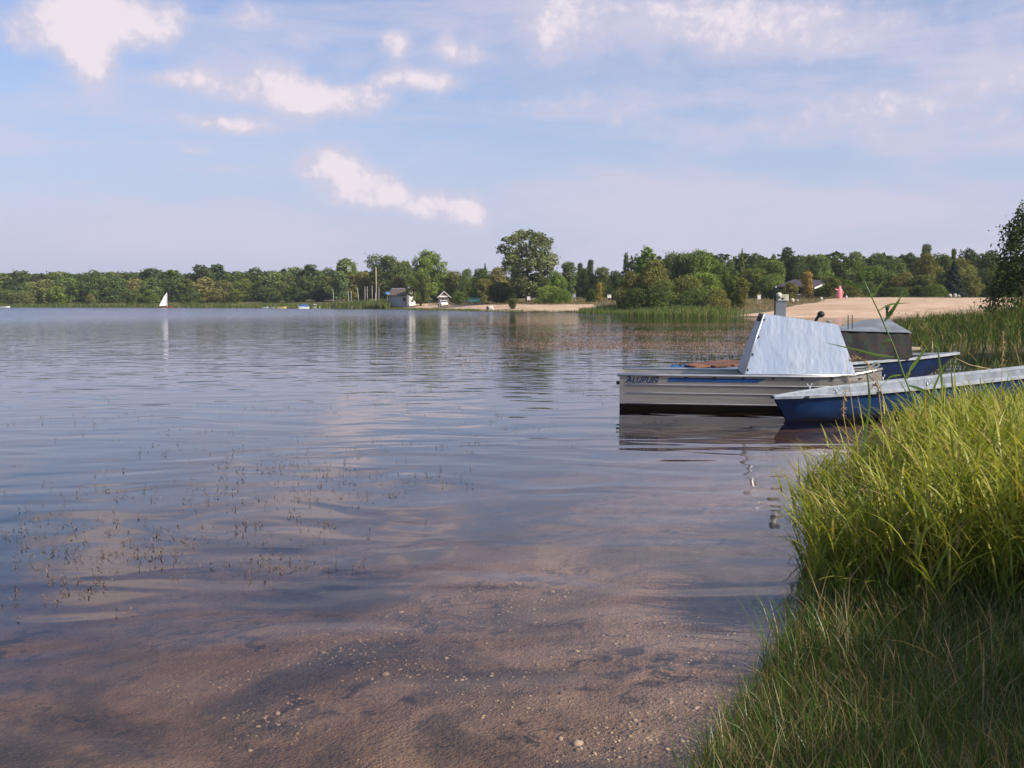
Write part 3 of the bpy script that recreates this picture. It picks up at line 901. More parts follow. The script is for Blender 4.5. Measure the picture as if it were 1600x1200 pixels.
# wood behind the right beach
WOOD = [
    ('spruce', 1158, 389, 20, 205, 'mid', 'slender pointed tree left in the wood behind the sand'),
    ('round', 1140, 414, 26, 200, 'mid', 'green tree between the thicket and the wood behind the sand'),
    ('round', 1180, 397, 34, 198, 'mid', 'green rounded tree right of the slender pointed one'),
    ('round', 1172, 420, 44, 186, 'mid', 'lower green tree under the slender pointed one'),
    ('round', 1206, 404, 46, 190, 'mid', 'broad green tree left above the dark roof'),
    ('round', 1204, 428, 40, 182, 'fresh', 'light green tree beside the left gable of the dark roof'),
    ('round', 1228, 387, 36, 206, 'dark', 'dark tall tree standing highest above the dark roof'),
    ('round', 1246, 400, 40, 204, 'dark', 'dark tree above the middle of the dark roof'),
    ('round', 1262, 400, 34, 208, 'mid', 'green tree above the yellow columnar tree'),
    ('round', 1282, 396, 34, 204, 'fresh', 'lit green tree above the right end of the dark roof'),
    ('round', 1306, 404, 40, 206, 'dark', 'dark green tree up behind the pink object'),
    ('round', 1334, 394, 50, 206, 'mid', 'broad flat-topped tree right of the pink object, rising at the skyline'),
    ('round', 1368, 397, 46, 206, 'mid', 'green tree on the skyline behind the tall reed stalk'),
    ('round', 1360, 416, 48, 188, 'fresh', 'yellow green tree right behind the tall reed stalk'),
    ('round', 1396, 402, 40, 204, 'mid', 'green skyline tree just right of the tall reed stalk'),
    ('round', 1420, 394, 40, 206, 'dark', 'dark rounded skyline tree left of the tufted pine top'),
    ('column', 1444, 382, 22, 206, 'grey', 'tufted pine top standing out on the right skyline'),
    ('round', 1446, 398, 46, 196, 'olive', 'olive tree below the tufted pine top'),
    ('round', 1472, 398, 34, 206, 'mid', 'green tree right of the tufted pine top'),
    ('column', 1487, 389, 12, 210, 'mid', 'thin pointed tree tip left of the flat dark crown'),
    ('round', 1512, 387, 42, 208, 'dark', 'flat dark crown on the right skyline'),
    ('round', 1546, 392, 44, 206, 'mid', 'green skyline tree touching the big dark tree at the right edge'),
    ('round', 1500, 404, 40, 192, 'olive', 'olive tree above the blue spruce'),
    ('spruce', 1488, 408, 40, 176, 'blue', 'dark blue spruce reaching the ground behind the sand'),
    ('round', 1516, 428, 34, 178, 'olive', 'brown olive low tree right of the blue spruce'),
    ('round', 1540, 420, 40, 180, 'dark', 'dark low tree near the big dark tree at the right edge'),
    ('column', 1261, 424, 22, 168, 'yellow', 'orange yellow columnar tree in front of the dark roof'),
    ('round', 1234, 441, 22, 167, 'olive', 'small round olive tree left of the yellow columnar one'),
    ('round', 1298, 432, 30, 167, 'olive', 'round olive tree left of the pink object'),
    ('bush', 1330, 444, 30, 167, 'olive', 'low brownish bush right of the pink object'),
    ('bush', 1352, 440, 34, 170, 'mid', 'green bush second right of the pink object'),
    ('round', 1384, 424, 44, 178, 'mid', 'green low tree behind the sand right of the tall reed stalk'),
    ('round', 1412, 426, 40, 176, 'olive', 'olive low tree left part of the edge behind the sand'),
    ('round', 1438, 430, 40, 174, 'mid', 'green low tree left beside the blue spruce'),
    ('bush', 1462, 444, 34, 170, 'mid', 'low green bush directly left of the blue spruce'),
    ('bush', 1284, 450, 26, 172, 'deep', 'deep green bush between yellow and olive trees'),
    ('bush', 1216, 452, 24, 174, 'deep', 'deep green bush under the left gable of the dark roof'),
    ('bush', 1400, 448, 36, 168, 'mid', 'low hedge-like bush behind the sand in the middle'),
    ('bush', 1566, 440, 50, 150, 'deep', 'deep green bush under the big dark tree at the right edge'),
]
for (kd, px, yt, wp, Y, c_, lab) in WOOD:
    nm = {'spruce': 'spruce_tree', 'bush': 'wood_edge_bush', 'column': 'slender_tree', 'round': 'broadleaf_tree'}[kd]
    tree(nm, kd, px, yt, wp * 1.12, Y, c_, lab, 'wood behind the right beach', cat='bush' if kd == 'bush' else 'tree')

# the big dark willow at the right edge, and the trees of the near bank whose shade falls on the reeds
KIND['willow_near'] = ([crown_mesh(171, 10, 10.0, 0.05, 60, 22000, 0.22, 'dome')], [trunk_mesh(25, r=.35, stems=2, limbs=10, spread=3)], 10.0)
tree('willow_tree', 'willow_near', 1648, 290, 190, 62, 'dark', 'big dark willow cut off by the right edge of the picture')


def woodland():
    """far-off wood that closes the gaps behind the trees one can tell apart"""
    rng = np.random.default_rng(5)
    Vs, Qs, Rs = [], [], []
    off = 0
    spots = []
    for px in np.arange(-260, 700, 17.0):
        spots.append((px, 430 + rng.normal(0, 2) - (4 if px > 420 else 0), 44, 398 - 0.1 * max(px, 0)))
    for px in np.arange(690, 1000, 16.0):
        spots.append((px, 434 + rng.normal(0, 3), 44, 272 - (px - 690) * .05))
    for px in np.arange(1000, 1720, 18.0):
        spots.append((px, 403 + rng.normal(0, 4), 50, 226))
    for px, yt, wp, Y in spots:
        x = xat(px, Y); z0 = gz(x, Y); h = at(px, yt, Y).z - z0; wd = wp / FPX * Y
        n = 420
        D = rng.normal(size=(n, 3)); D /= np.linalg.norm(D, axis=1)[:, None]
        P = np.array([x, Y, z0 + h * 0.5]) + D * np.array([wd * .55, wd * .5, h * .5]) * rng.uniform(.8, 1.08, n)[:, None]
        N = D * .8 + rng.normal(size=(n, 3)) * .6; N /= np.linalg.norm(N, axis=1)[:, None]
        A = np.cross(N, rng.normal(size=(n, 3))); A /= np.linalg.norm(A, axis=1)[:, None]
        B = np.cross(N, A); s = (0.0030 * Y) * rng.uniform(.6, 1.3, n)[:, None]
        V = np.stack([P - A * s, P - B * s * .7, P + A * s, P + B * s * .7], 1).reshape(-1, 3)
        Vs.append(V); Qs.append(np.arange(n * 4).reshape(-1, 4) + off); off += n * 4
        Rs.append(np.repeat(np.clip(rng.normal(.45, .2, n), 0, 1), 4))
    me = mesh_np('woodland', np.vstack(Vs), np.vstack(Qs), None, False, {'rnd': np.concatenate(Rs)})
    o = link('woodland', me, M['foliage'])
    o.color = (0.075, 0.108, 0.042, 1)
    tag(o, 'dark wood filling the background behind the shore trees', kind='stuff')


woodland()

# ------------------------------------------------------------------ reed beds and grass
rng = np.random.default_rng(21)


def strip_fn(dlo, dhi):
    def fn(x, y):
        _, d = terrain(x, y)
        return ((d > dlo) & (d < dhi)).astype(float)
    return fn


# thin green belt along the far left shore
P = scatter(rng, 9000, strip_fn(-2.5, 5.0), (-260, -38, 245, 345))
n = len(P); P[:, 2] = np.maximum(P[:, 2], -0.05)
stuff('reed_belt', blades(rng, P, rng.uniform(0, 2 * PI, n), rng.uniform(.8, 1.9, n), np.abs(rng.normal(0, .12, n)), rng.uniform(0, .5, n), rng.uniform(.10, .22, n), 2, twist=rng.uniform(0, 3, n)),
      M['reed_far'], 'thin green belt of reeds along the far left shore')
# clumps by the boat club
P = scatter(rng, 2600, lambda x, y: (strip_fn(-.5, 9)(x, y)) * ((x - xat(600, 1) * y > -22)).astype(float), (-48, -31, 232, 262))
n = len(P); P[:, 2] = np.maximum(P[:, 2], -0.05)
stuff('club_reeds', blades(rng, P, rng.uniform(0, 2 * PI, n), rng.uniform(1.2, 2.4, n), np.abs(rng.normal(0, .12, n)), rng.uniform(0, .6, n), rng.uniform(.10, .2, n), 3, twist=rng.uniform(0, 3, n)),
      M['reed_far'], 'green reeds growing before the boat club')
# low green fringe at the water along the left beach
P = scatter(rng, 5200, lambda x, y: strip_fn(-.3, 2.0)(x, y) * (0.35 + 0.65 * (x < -6)), (-31, 13, 140, 240))
n = len(P); P[:, 2] = np.maximum(P[:, 2], -0.02)
stuff('shore_fringe', blades(rng, P, rng.uniform(0, 2 * PI, n), rng.uniform(.18, .55, n), np.abs(rng.normal(0, .3, n)), rng.uniform(0, .8, n), rng.uniform(.05, .1, n), 2, twist=rng.uniform(0, 3, n)),
      M['reed_far'], 'low green grass fringe at the water of the left beach')
# tall reeds before the thicket
P = scatter(rng, 9000, lambda x, y: strip_fn(-4.0, 5.5)(x, y) * (1 - 0.8 * sst(x, 21, 26)), (10.5, 27, 108, 152))
n = len(P); P[:, 2] = np.maximum(P[:, 2], -0.05)
_, dP = terrain(P[:, 0], P[:, 1])
stuff('reed_bed', blades(rng, P, rng.uniform(0, 2 * PI, n), rng.uniform(.8, 1.35, n) * (0.8 + 0.06 * dP), np.abs(rng.normal(0, .12, n)), rng.uniform(0, .6, n), rng.uniform(.05, .12, n), 3, twist=rng.uniform(0, 3, n)),
      M['reed_far'], 'tall green reed bed in the water before the willow thicket')
# dry grass over the beach tops
P = scatter(rng, 9000, lambda x, y: (lambda d: ((d > 10) & (d < 50) & (sand_amount(x, y, d) < .4)).astype(float) * .8)(terrain(x, y)[1]), (-30, 80, 110, 230))
n = len(P)
stuff('dry_grass', blades(rng, P, rng.uniform(0, 2 * PI, n), rng.uniform(.15, .5, n), np.abs(rng.normal(0, .3, n)), rng.uniform(0, .8, n), rng.uniform(.05, .14, n), 2, twist=rng.uniform(0, 3, n)),
      leaf_mat('dry_grass_blade', (0.17, 0.14, 0.06), (0.28, 0.21, 0.10), trans=0.25), 'brownish dry grass on the slope above the sand')
# reeds of the right bank, behind the boats
def right_bank(x, y):
    _, d = terrain(x, y)
    return ((d > -0.9) & (d < 16)).astype(float) * (x > 7.2 + 0.0 * y) * np.clip(1.4 - (y - 18) / 75, 0.22, 1)
P = scatter(rng, 3600, right_bank, (7.5, 46, 18.5, 92))
n = len(P); P[:, 2] = np.maximum(P[:, 2], -0.05)
far_k = np.clip(P[:, 1] / 30, .6, 2.2)
hgt = rng.uniform(.65, 1.25, n) * (1 + .28 * wob(P[:, 0], P[:, 1], .8)) * (0.72 + 0.55 * sst(P[:, 0] / P[:, 1], .42, .56)) * np.clip(1.25 - P[:, 1] / 220, .8, 1.2)
stuff('bank_reeds', reed_mass(rng, P, hgt, 5, .42, .022, .012, .14, 3), M['reed_far'], 'dark green reeds on the right bank behind the moored boats')
P = scatter(rng, 9000, right_bank, (8, 50, 20, 95)); n = len(P); P[:, 2] = np.maximum(P[:, 2], -0.05)
stuff('bank_grass', blades(rng, P, rng.uniform(0, 2 * PI, n), rng.uniform(.35, .8, n), np.abs(rng.normal(0, .22, n)), rng.uniform(0, .9, n), rng.uniform(.012, .03, n) * np.clip(P[:, 1] / 22, 1, 3), 3, twist=rng.uniform(0, 3, n)),
      M['grass'], 'rank green grass filling the right bank among the reeds')

# foreground: the bright reed clump
def clump(x, y):
    _, d = terrain(x, y)
    e = ((x - 3.25) / 1.9) ** 2 + ((y - 5.45) / 1.6) ** 2
    return (e < 1).astype(float) * (d > -0.18) * (0.35 + 0.65 * (e < .8))
P = scatter(rng, 2700, clump, (1.3, 5.3, 3.8, 7.2)); n = len(P); P[:, 2] = np.maximum(P[:, 2], -0.03)
edge = sst(terrain(P[:, 0], P[:, 1])[1], -.1, .9)
hgt = (0.46 + 0.26 * edge) * rng.uniform(.72, 1.12, n)
stuff('reed_clump', reed_mass(rng, P, hgt, 9, .33, .0105, .0045, .26, 5, .52), M['reed'], 'bright yellow green reed grass clump in the right foreground')
P = scatter(rng, 420, clump, (1.3, 5.3, 3.8, 7.2)); n = len(P); P[:, 2] = np.maximum(P[:, 2], -0.03)
stuff('dead_reed_stems', reed_mass(rng, P, rng.uniform(.25, .80, n), 3, .22, .007, .005, .42, 4, .9), M['straw'], 'dry broken straw stems among the bright reed clump')
# reeds between the clump and the blue boat, and at the right edge
def mid_clump(x, y):
    _, d = terrain(x, y)
    return (d > .25).astype(float) * (x > 3.1 + (y - 7) * .33) * (y < 11.5)
P = scatter(rng, 900, mid_clump, (3.1, 8.5, 6.6, 11.5)); n = len(P)
stuff('reed_thicket', reed_mass(rng, P, rng.uniform(.22, .42, n), 6, .30, .013, .006, .2, 4, .5), M['reed'], 'green reeds on the bank in front of the blue boat')
# bank turf
def turf(x, y):
    _, d = terrain(x, y)
    return (d > -.02).astype(float) * (x > .25)
P = scatter(rng, 62000, turf, (0.2, 4.6, 2.2, 5.6)); n = len(P); P[:, 2] = np.maximum(P[:, 2], -0.02)
patch = 0.75 + 0.35 * wob(P[:, 0], P[:, 1], 3.3)
stuff('bank_grass_turf', blades(rng, P, rng.uniform(0, 2 * PI, n), rng.uniform(.06, .26, n) * patch * (1 + .5 * (rng.random(n) > .93)), np.abs(rng.normal(.1, .35, n)), rng.uniform(0, 1.1, n), rng.uniform(.002, .0045, n), 3, twist=rng.uniform(0, 3, n)),
      M['grass'], 'short green grass covering the near bank in the lower right corner')
P = scatter(rng, 190, lambda x, y: turf(x, y) * (wob(x, y, 2.7, 3.0) > .1), (1.0, 4.6, 3.2, 4.9)); n = len(P)
P = np.repeat(P, 9, 0) + np.column_stack([rng.normal(0, .035, (n * 9, 2)), np.zeros(n * 9)]); n = len(P)
stuff('sedge_tufts', blades(rng, P, rng.uniform(0, 2 * PI, n), rng.uniform(.14, .42, n), np.abs(rng.normal(.1, .3, n)), rng.uniform(.2, 1.3, n), rng.uniform(.003, .007, n), 4, twist=rng.normal(0, .4, n)),
      M['grass'], 'loose taller sedge tufts in the turf below the reed clump')
# straw and dead stalks lying in the turf
P = scatter(rng, 420, turf, (0.8, 4.6, 3.0, 5.2)); n = len(P); P[:, 2] += .05
stuff('dead_straw', blades(rng, P, rng.uniform(0, 2 * PI, n), rng.uniform(.06, .26, n), rng.uniform(.4, 1.5, n), rng.uniform(-.4, .6, n), rng.uniform(.002, .004, n), 3),
      M['straw'], 'dead straw stalks lying in the foreground grass')
P = scatter(rng, 26000, lambda x, y: (terrain(x, y)[1] > .1) * (1.0 - ((x > .1) & (x < 5.2) & (y > 1.8) & (y < 7.5))), (-6, 14, -6, 24)); n = len(P)
stuff('rough_bank_grass', blades(rng, P, rng.uniform(0, 2 * PI, n), rng.uniform(.12, .4, n), np.abs(rng.normal(.1, .3, n)), rng.uniform(0, 1.0, n), rng.uniform(.006, .014, n), 3, twist=rng.uniform(0, 3, n)),
      M['grass'], 'rough grass covering the rest of the near bank')


# water weeds
def weed(rng, XY, hlo, hhi, wd, leafy=2):
    n = len(XY)
    P = np.column_stack([XY, np.full(n, -0.03)])
    az0 = rng.uniform(0, 2 * PI, n); hh = rng.uniform(hlo, hhi, n) + .03; t0 = np.abs(rng.normal(0, .3, n))
    out = [blades(rng, P, az0, hh, t0, rng.normal(.2, .5, n), np.full(n, wd) * rng.uniform(.6, 1.2, n), 2, twist=rng.uniform(0, 3, n))]
    for k in range(leafy):
        f = rng.uniform(.45, 1.0, n)
        b = P + np.stack([np.cos(az0) * np.sin(t0) * hh * f, np.sin(az0) * np.sin(t0) * hh * f, np.cos(t0) * hh * f], -1)
        out.append(blades(rng, b, rng.uniform(0, 2 * PI, n), rng.uniform(.012, .04, n), rng.uniform(.7, 1.5, n), rng.uniform(-.3, .5, n), np.full(n, wd * 2.2), 2))
    return join(out)


pts = []
for (px, py, sx_, sy_, k) in [(40, 870, 45, 45, 24), (120, 890, 60, 40, 22), (90, 830, 70, 25, 14), (200, 830, 90, 25, 18), (300, 880, 90, 30, 18), (260, 860, 40, 30, 10), (230, 770, 130, 14, 26),
                              (400, 735, 90, 16, 24), (520, 730, 70, 18, 26), (480, 780, 60, 20, 16), (570, 770, 50, 12, 12), (680, 750, 40, 10, 9), (500, 820, 70, 20, 8), (440, 890, 60, 12, 14), (390, 820, 30, 18, 8),
                              (90, 655, 80, 10, 14), (180, 690, 60, 14, 6), (560, 640, 80, 12, 12), (650, 610, 70, 12, 16), (760, 620, 60, 12, 8), (800, 660, 50, 12, 8), (950, 620, 40, 10, 14), (900, 590, 60, 8, 10),
                              (780, 690, 70, 12, 6), (380, 640, 120, 12, 8), (430, 690, 90, 14, 8), (340, 700, 60, 12, 8), (620, 690, 60, 20, 8), (1010, 660, 40, 6, 10), (720, 560, 160, 10, 14), (500, 590, 200, 12, 10)]:
    for _ in range(int(k * 1.5)):
        qx, qy = rng.normal(px, sx_ * 1.0), rng.normal(py, sy_ * .9)
        d_ = ray(qx, qy); t_ = -CAM_H / d_.z
        c_ = np.array([d_.x * t_, d_.y * t_])
        m_ = rng.integers(1, 5)
        pts.append(c_ + rng.normal(0, .045 * math.sqrt(t_ / 8), (m_, 2)))
pts = np.vstack(pts)
pts = pts[shore_dist(pts[:, 0], pts[:, 1]) < -.3]
stuff('water_weed', weed(rng, pts, .005, .042, .003, 3), M['weed'], 'sparse brown water weed stems poking out of the near water')


def mat_band(px0, px1, py0, py1, n):
    out = []
    for _ in range(n):
        qx, qy = rng.uniform(px0, px1), rng.triangular(py0, (py0 + py1) / 2, py1)
        d_ = ray(qx + rng.normal(0, 30), qy); t_ = -CAM_H / d_.z
        out.append((d_.x * t_, d_.y * t_))
    return np.array(out)


bands = np.vstack([mat_band(700, 1250, 504, 511, 3500), mat_band(830, 1250, 515, 528, 4500), mat_band(800, 1200, 528, 549, 5500), mat_band(1080, 1300, 545, 556, 900), mat_band(620, 820, 530, 580, 500)])
bands = bands[shore_dist(bands[:, 0], bands[:, 1]) < -.5]
stuff('weed_mat', weed(rng, bands, .01, .05, .014, 2), M['weed_pink'], 'pinkish brown bands of water weed surfacing in the middle distance')
g = mat_band(1090, 1165, 556, 566, 260)
stuff('floating_green_plants', weed(rng, g, .05, .16, .012, 3), M['grass'], 'green water plants just behind the aluminium boat')


# pebbles on the lake bed
def pebbles():
    n = 2600
    pp = []
    while len(pp) < n:
        qx, qy = rng.uniform(200, 1150), 1230 - 330 * rng.random() ** 0.8
        if qx < 600 and qy < 960: continue
        d_ = ray(qx, qy); t_ = -(CAM_H + .12) / d_.z
        x, y = d_.x * t_, d_.y * t_
        if wob(np.array([x]), np.array([y]), 2.6)[0] + .6 * wob(np.array([x]), np.array([y]), 7.0, 1.0)[0] > rng.uniform(-.1, .9): pp.append((x, y))
    pp = np.array(pp)
    z, d = terrain(pp[:, 0], pp[:, 1])
    ico = bmesh.new(); bmesh.ops.create_icosphere(ico, subdivisions=1, radius=1)
    iv = np.array([v.co for v in ico.verts]); it = np.array([[v.index for v in f.verts] for f in ico.faces]); ico.free()
    s = rng.lognormal(-5.35, .45, n)
    sq = np.stack([s * rng.uniform(.7, 1.5, n), s * rng.uniform(.7, 1.2, n), s * rng.uniform(.4, .7, n)], 1)
    a = rng.uniform(0, PI, n)
    V = iv[None] * sq[:, None, :]
    X = V[..., 0] * np.cos(a)[:, None] - V[..., 1] * np.sin(a)[:, None]; Yv = V[..., 0] * np.sin(a)[:, None] + V[..., 1] * np.cos(a)[:, None]
    V = np.stack([X + pp[:, 0:1], Yv + pp[:, 1:2], V[..., 2] + z[:, None]], -1).reshape(-1, 3)
    T = (it[None] + (np.arange(n) * len(iv))[:, None, None]).reshape(-1, 3)
    r_ = np.repeat(rng.random(n) ** 1.2, len(iv))
    me = mesh_np('pebbles', V, None, T, True, {'rnd': r_})
    tag(link('pebbles', me, M['pebble']), 'small pale pebbles strewn over the shallow lake bed', kind='stuff')


pebbles()


# ------------------------------------------------------------------ boats
def loft(sections, closed=False):
    """sections: list of equal-length point lists -> MB quads"""
    mb = MB()
    m_ = len(sections[0])
    vs = [p for s in sections for p in s]
    fs = []
    for i in range(len(sections) - 1):
        for k in range(m_ - 1):
            fs.append((i * m_ + k, i * m_ + k + 1, (i + 1) * m_ + k + 1, (i + 1) * m_ + k))
    mb.add(vs, fs)
    return mb


def aluminium_boat():
    L, B, ZG, ZC = 3.85, 0.72, 0.52, 0.08
    o = empty('aluminium_boat', (1.62, 14.42, 0), R(-9.5))
    # local: x along the boat from the stern, y across (near side is 0), z up
    def half(x):
        f = max(0.0, (x - 2.75) / (L - 2.75))
        return B * (1 - 0.62 * f ** 2.2), 0.10 * f ** 2, 0.16 * f ** 2
    yc = B
    st = [0, .6, 1.2, 1.8, 2.4, 2.9, 3.1, 3.3, 3.5, 3.7, L]
    secs = []
    for x in st:
        b, dz, dk = half(x)
        prof = [(b, ZG + dz), (b * .985, ZG - .14 + dz * .7), (b * .965, ZG - .27 + dz * .5), (b * .945, ZC + dk * .5), (b * .80, ZC - .12 + dk), (0, ZC - .18 + dk)]
        secs.append([(x, yc - y, z) for y, z in prof] + [(x, yc + y, z) for y, z in prof[-2::-1]])
    mb = loft(secs)
    mb.add(secs[0], [tuple(range(len(secs[0])))])
    mb.add(secs[-1], [tuple(range(len(secs[-1])))])
    mb.build('hull', M['alu_hull'], o)
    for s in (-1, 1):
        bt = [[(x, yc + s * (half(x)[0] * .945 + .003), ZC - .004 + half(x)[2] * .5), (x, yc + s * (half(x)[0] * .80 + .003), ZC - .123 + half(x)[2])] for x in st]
        loft(bt).build('bottom_strip', M['black'], o)  # plain black strip laid over the hull below the chine
    mb = MB(); ix = [s for s in st if s < 3.7]
    fl = [[(x + .01, yc - half(x)[0] * .9, .06), (x + .01, yc + half(x)[0] * .9, .06)] for x in ix]
    loft(fl).build('floor', M['alu_dull'], o)
    # gunwale rails, strakes, stripe
    for s in (-1, 1):
        pts_ = [(x, yc + s * (half(x)[0] + .008), ZG + half(x)[1]) for x in st]
        MB().tube([(p[0] - .03 if i == 0 else p[0], p[1], p[2]) for i, p in enumerate(pts_)], .022, 8).build('gunwale', M['alu_rail'], o, True)
    for zz, k, dzs in ((ZG - .145, .987, .7), (ZG - .27, .967, .5), (ZC + .012, .947, .5)):
        pts_ = [(x, yc - half(x)[0] * k - .004, zz + half(x)[1] * dzs) for x in st]
        pts_[0] = (0.10, pts_[0][1], pts_[0][2])
        MB().tube(pts_, .0085, 6).build('strake', M['alu_rail'], o, True)
    def side(x, z):
        b = half(x)[0]
        f = (ZG - z) / .14
        return yc - b * (1 - .015 * f) - .006
    xs = [0.72, 1.1, 1.5, 1.9, 2.15]
    poly = [(x, side(x, .485), .485) for x in xs[:-1]] + [(2.15, side(2.15, .485), .485), (2.02, side(2.02, .425), .425)] + [(x, side(x, .425), .425) for x in xs[-2::-1]]
    MB().prism(poly, (0, .003, 0)).build('blue_stripe', M['blue_stripe'], o)
    for k in range(9):
        x = .14 + k * .42
        MB().box((x, side(x, ZG - .035) - .004, ZG - .03), (.045, .012, .02)).build('rail_fastener', M['black'], o)
    # lettering
    cu = bpy.data.curves.new('lettering', 'FONT')
    cu.body = 'ALUFUN'; cu.size = .125; cu.shear = .35; cu.extrude = .0015; cu.space_character = 1.05; cu.offset = .003
    tmp = bpy.data.objects.new('tmp_text', cu); C.objects.link(tmp)
    dg = bpy.context.evaluated_depsgraph_get(); dg.update()
    me = bpy.data.meshes.new_from_object(tmp.evaluated_get(dg))
    bpy.data.objects.remove(tmp)
    xs_ = [v.co.x for v in me.vertices]; wd = max(xs_) - min(xs_)
    for v in me.vertices:
        v.co.x = (v.co.x - min(xs_)) * .50 / wd
    t = link('lettering', me, M['blue_text'], o)
    t.location = (.09, side(.3, .45) - .006, .405); t.rotation_euler = (R(88.5), 0, 0)
    tag(t, 'slanted blue capital letters reading ALUFUN')
    MB().box((-.035, yc - .25, .36), (.07, .10, .05)).build('stern_buffer', M['black'], o)
    for x, ww in ((.35, .3), (1.35, .28)):
        MB().box((x, yc, .36), (ww, B * 1.80, .035)).build('thwart', M['alu_dull'], o)
    # cabin of sheet aluminium
    nb, nt_ = .035, .28                  # inset of the side panels at foot and top
    A0, A1, A2, A3 = (1.83, nb, ZG + .02), (2.12, nt_, 1.44), (3.18, nt_ - .03, 1.28), (3.42, nb + .02, ZG + .03)
    def mir(p): return (p[0], 2 * yc - p[1], p[2])
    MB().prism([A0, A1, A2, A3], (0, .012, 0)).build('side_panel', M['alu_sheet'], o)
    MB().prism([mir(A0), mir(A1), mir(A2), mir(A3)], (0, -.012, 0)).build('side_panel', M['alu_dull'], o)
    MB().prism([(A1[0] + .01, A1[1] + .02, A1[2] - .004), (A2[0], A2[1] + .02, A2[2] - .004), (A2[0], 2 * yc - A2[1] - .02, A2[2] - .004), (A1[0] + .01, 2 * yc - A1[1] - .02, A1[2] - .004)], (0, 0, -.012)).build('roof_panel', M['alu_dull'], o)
    def lerp(a, b, f): return tuple(a[i] + (b[i] - a[i]) * f for i in range(3))
    F0, F1 = lerp(A0, A1, .0), lerp(A0, A1, .86)
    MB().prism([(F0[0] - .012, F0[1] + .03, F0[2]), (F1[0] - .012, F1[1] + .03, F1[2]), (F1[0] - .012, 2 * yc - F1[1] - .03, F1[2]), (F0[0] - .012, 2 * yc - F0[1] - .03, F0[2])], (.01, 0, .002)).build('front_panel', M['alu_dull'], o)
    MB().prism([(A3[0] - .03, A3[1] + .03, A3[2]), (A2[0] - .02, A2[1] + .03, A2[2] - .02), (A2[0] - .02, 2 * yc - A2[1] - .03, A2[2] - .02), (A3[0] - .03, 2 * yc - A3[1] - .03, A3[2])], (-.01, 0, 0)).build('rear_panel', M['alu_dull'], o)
    MB().tube([(A0[0], A0[1] - .006, A0[2]), (A1[0], A1[1] - .006, A1[2])], .012, 6).build('edge_trim', M['alu_rail'], o, True)
    MB().tube([(A0[0], A0[1] - .006, A0[2]), (A3[0], A3[1] - .006, A3[2])], .013, 6).build('edge_trim', M['alu_rail'], o, True)
    for f in (.08, .33, .62, .90):
        p = lerp(A0, A1, f)
        MB().ball((p[0] + .028, p[1] - .014, p[2]), .014, 8, 5, (1, .5, 1.4)).build('rivet', M['black'], o, True)
    MB().tube([(F1[0], F1[1] + .1, F1[2] - .02), (F1[0] + .02, F1[1] + .1, F1[2] + .07), (F1[0] + .07, F1[1] + .1, F1[2] + .08)], .012, 6).build('latch_hook', M['black'], o, True)
    # post with cream head
    p = MB().box((2.40, yc - .05, 1.41), (.165, .035, .60), taper=.93).build('post', M['alu_dull'], o, bevel=.004)
    MB().box((2.315, yc - .02, 1.41), (.012, .10, .60)).build('post_flange', M['wall_dark'], p)
    MB().box((2.43, yc - .055, 1.675), (.16, .05, .10)).build('post_head', M['cream'], p, bevel=.008)
    MB().tube([(2.37, yc - .085, 1.71), (2.37, yc - .02, 1.71)], .045, 16).build('pulley', M['cream'], p, True)
    MB().ball((2.425, yc - .081, 1.665), .014, 8, 5, (1.3, .6, .9)).build('bolt_hole', M['black'], p, True)
    # black lamp ball on a leaning stem, small bracket
    k = MB().tube([(2.90, yc - .1, 1.28), (2.925, yc - .1, 1.36), (2.955, yc - .1, 1.40)], .022, 8).build('lamp_stem', M['black'], o, True)
    MB().ball((2.985, yc - .1, 1.425), .055, 14, 9, (1, 1, .92)).build('lamp_head', M['black'], k, True)
    MB().box((3.10, yc - .1, 1.30), (.05, .06, .07)).build('bracket', M['alu_dull'], o, bevel=.01)
    # flat bow fitting with an eye
    MB().prism([(3.58, .30, .58), (3.64, .30, .55), (3.80, .30, .68), (3.78, .30, .73), (3.72, .30, .73)], (0, .02, 0)).build('bow_bracket', M['alu_rail'], o)
    MB().tube([(3.745, .285, .692), (3.745, .297, .692)], .018, 10).build('bracket_eye', M['black'], o, True)
    tag(o, 'bare aluminium work boat with boxy sheet-metal cabin, moored nearest the open water', 'boat')


aluminium_boat()


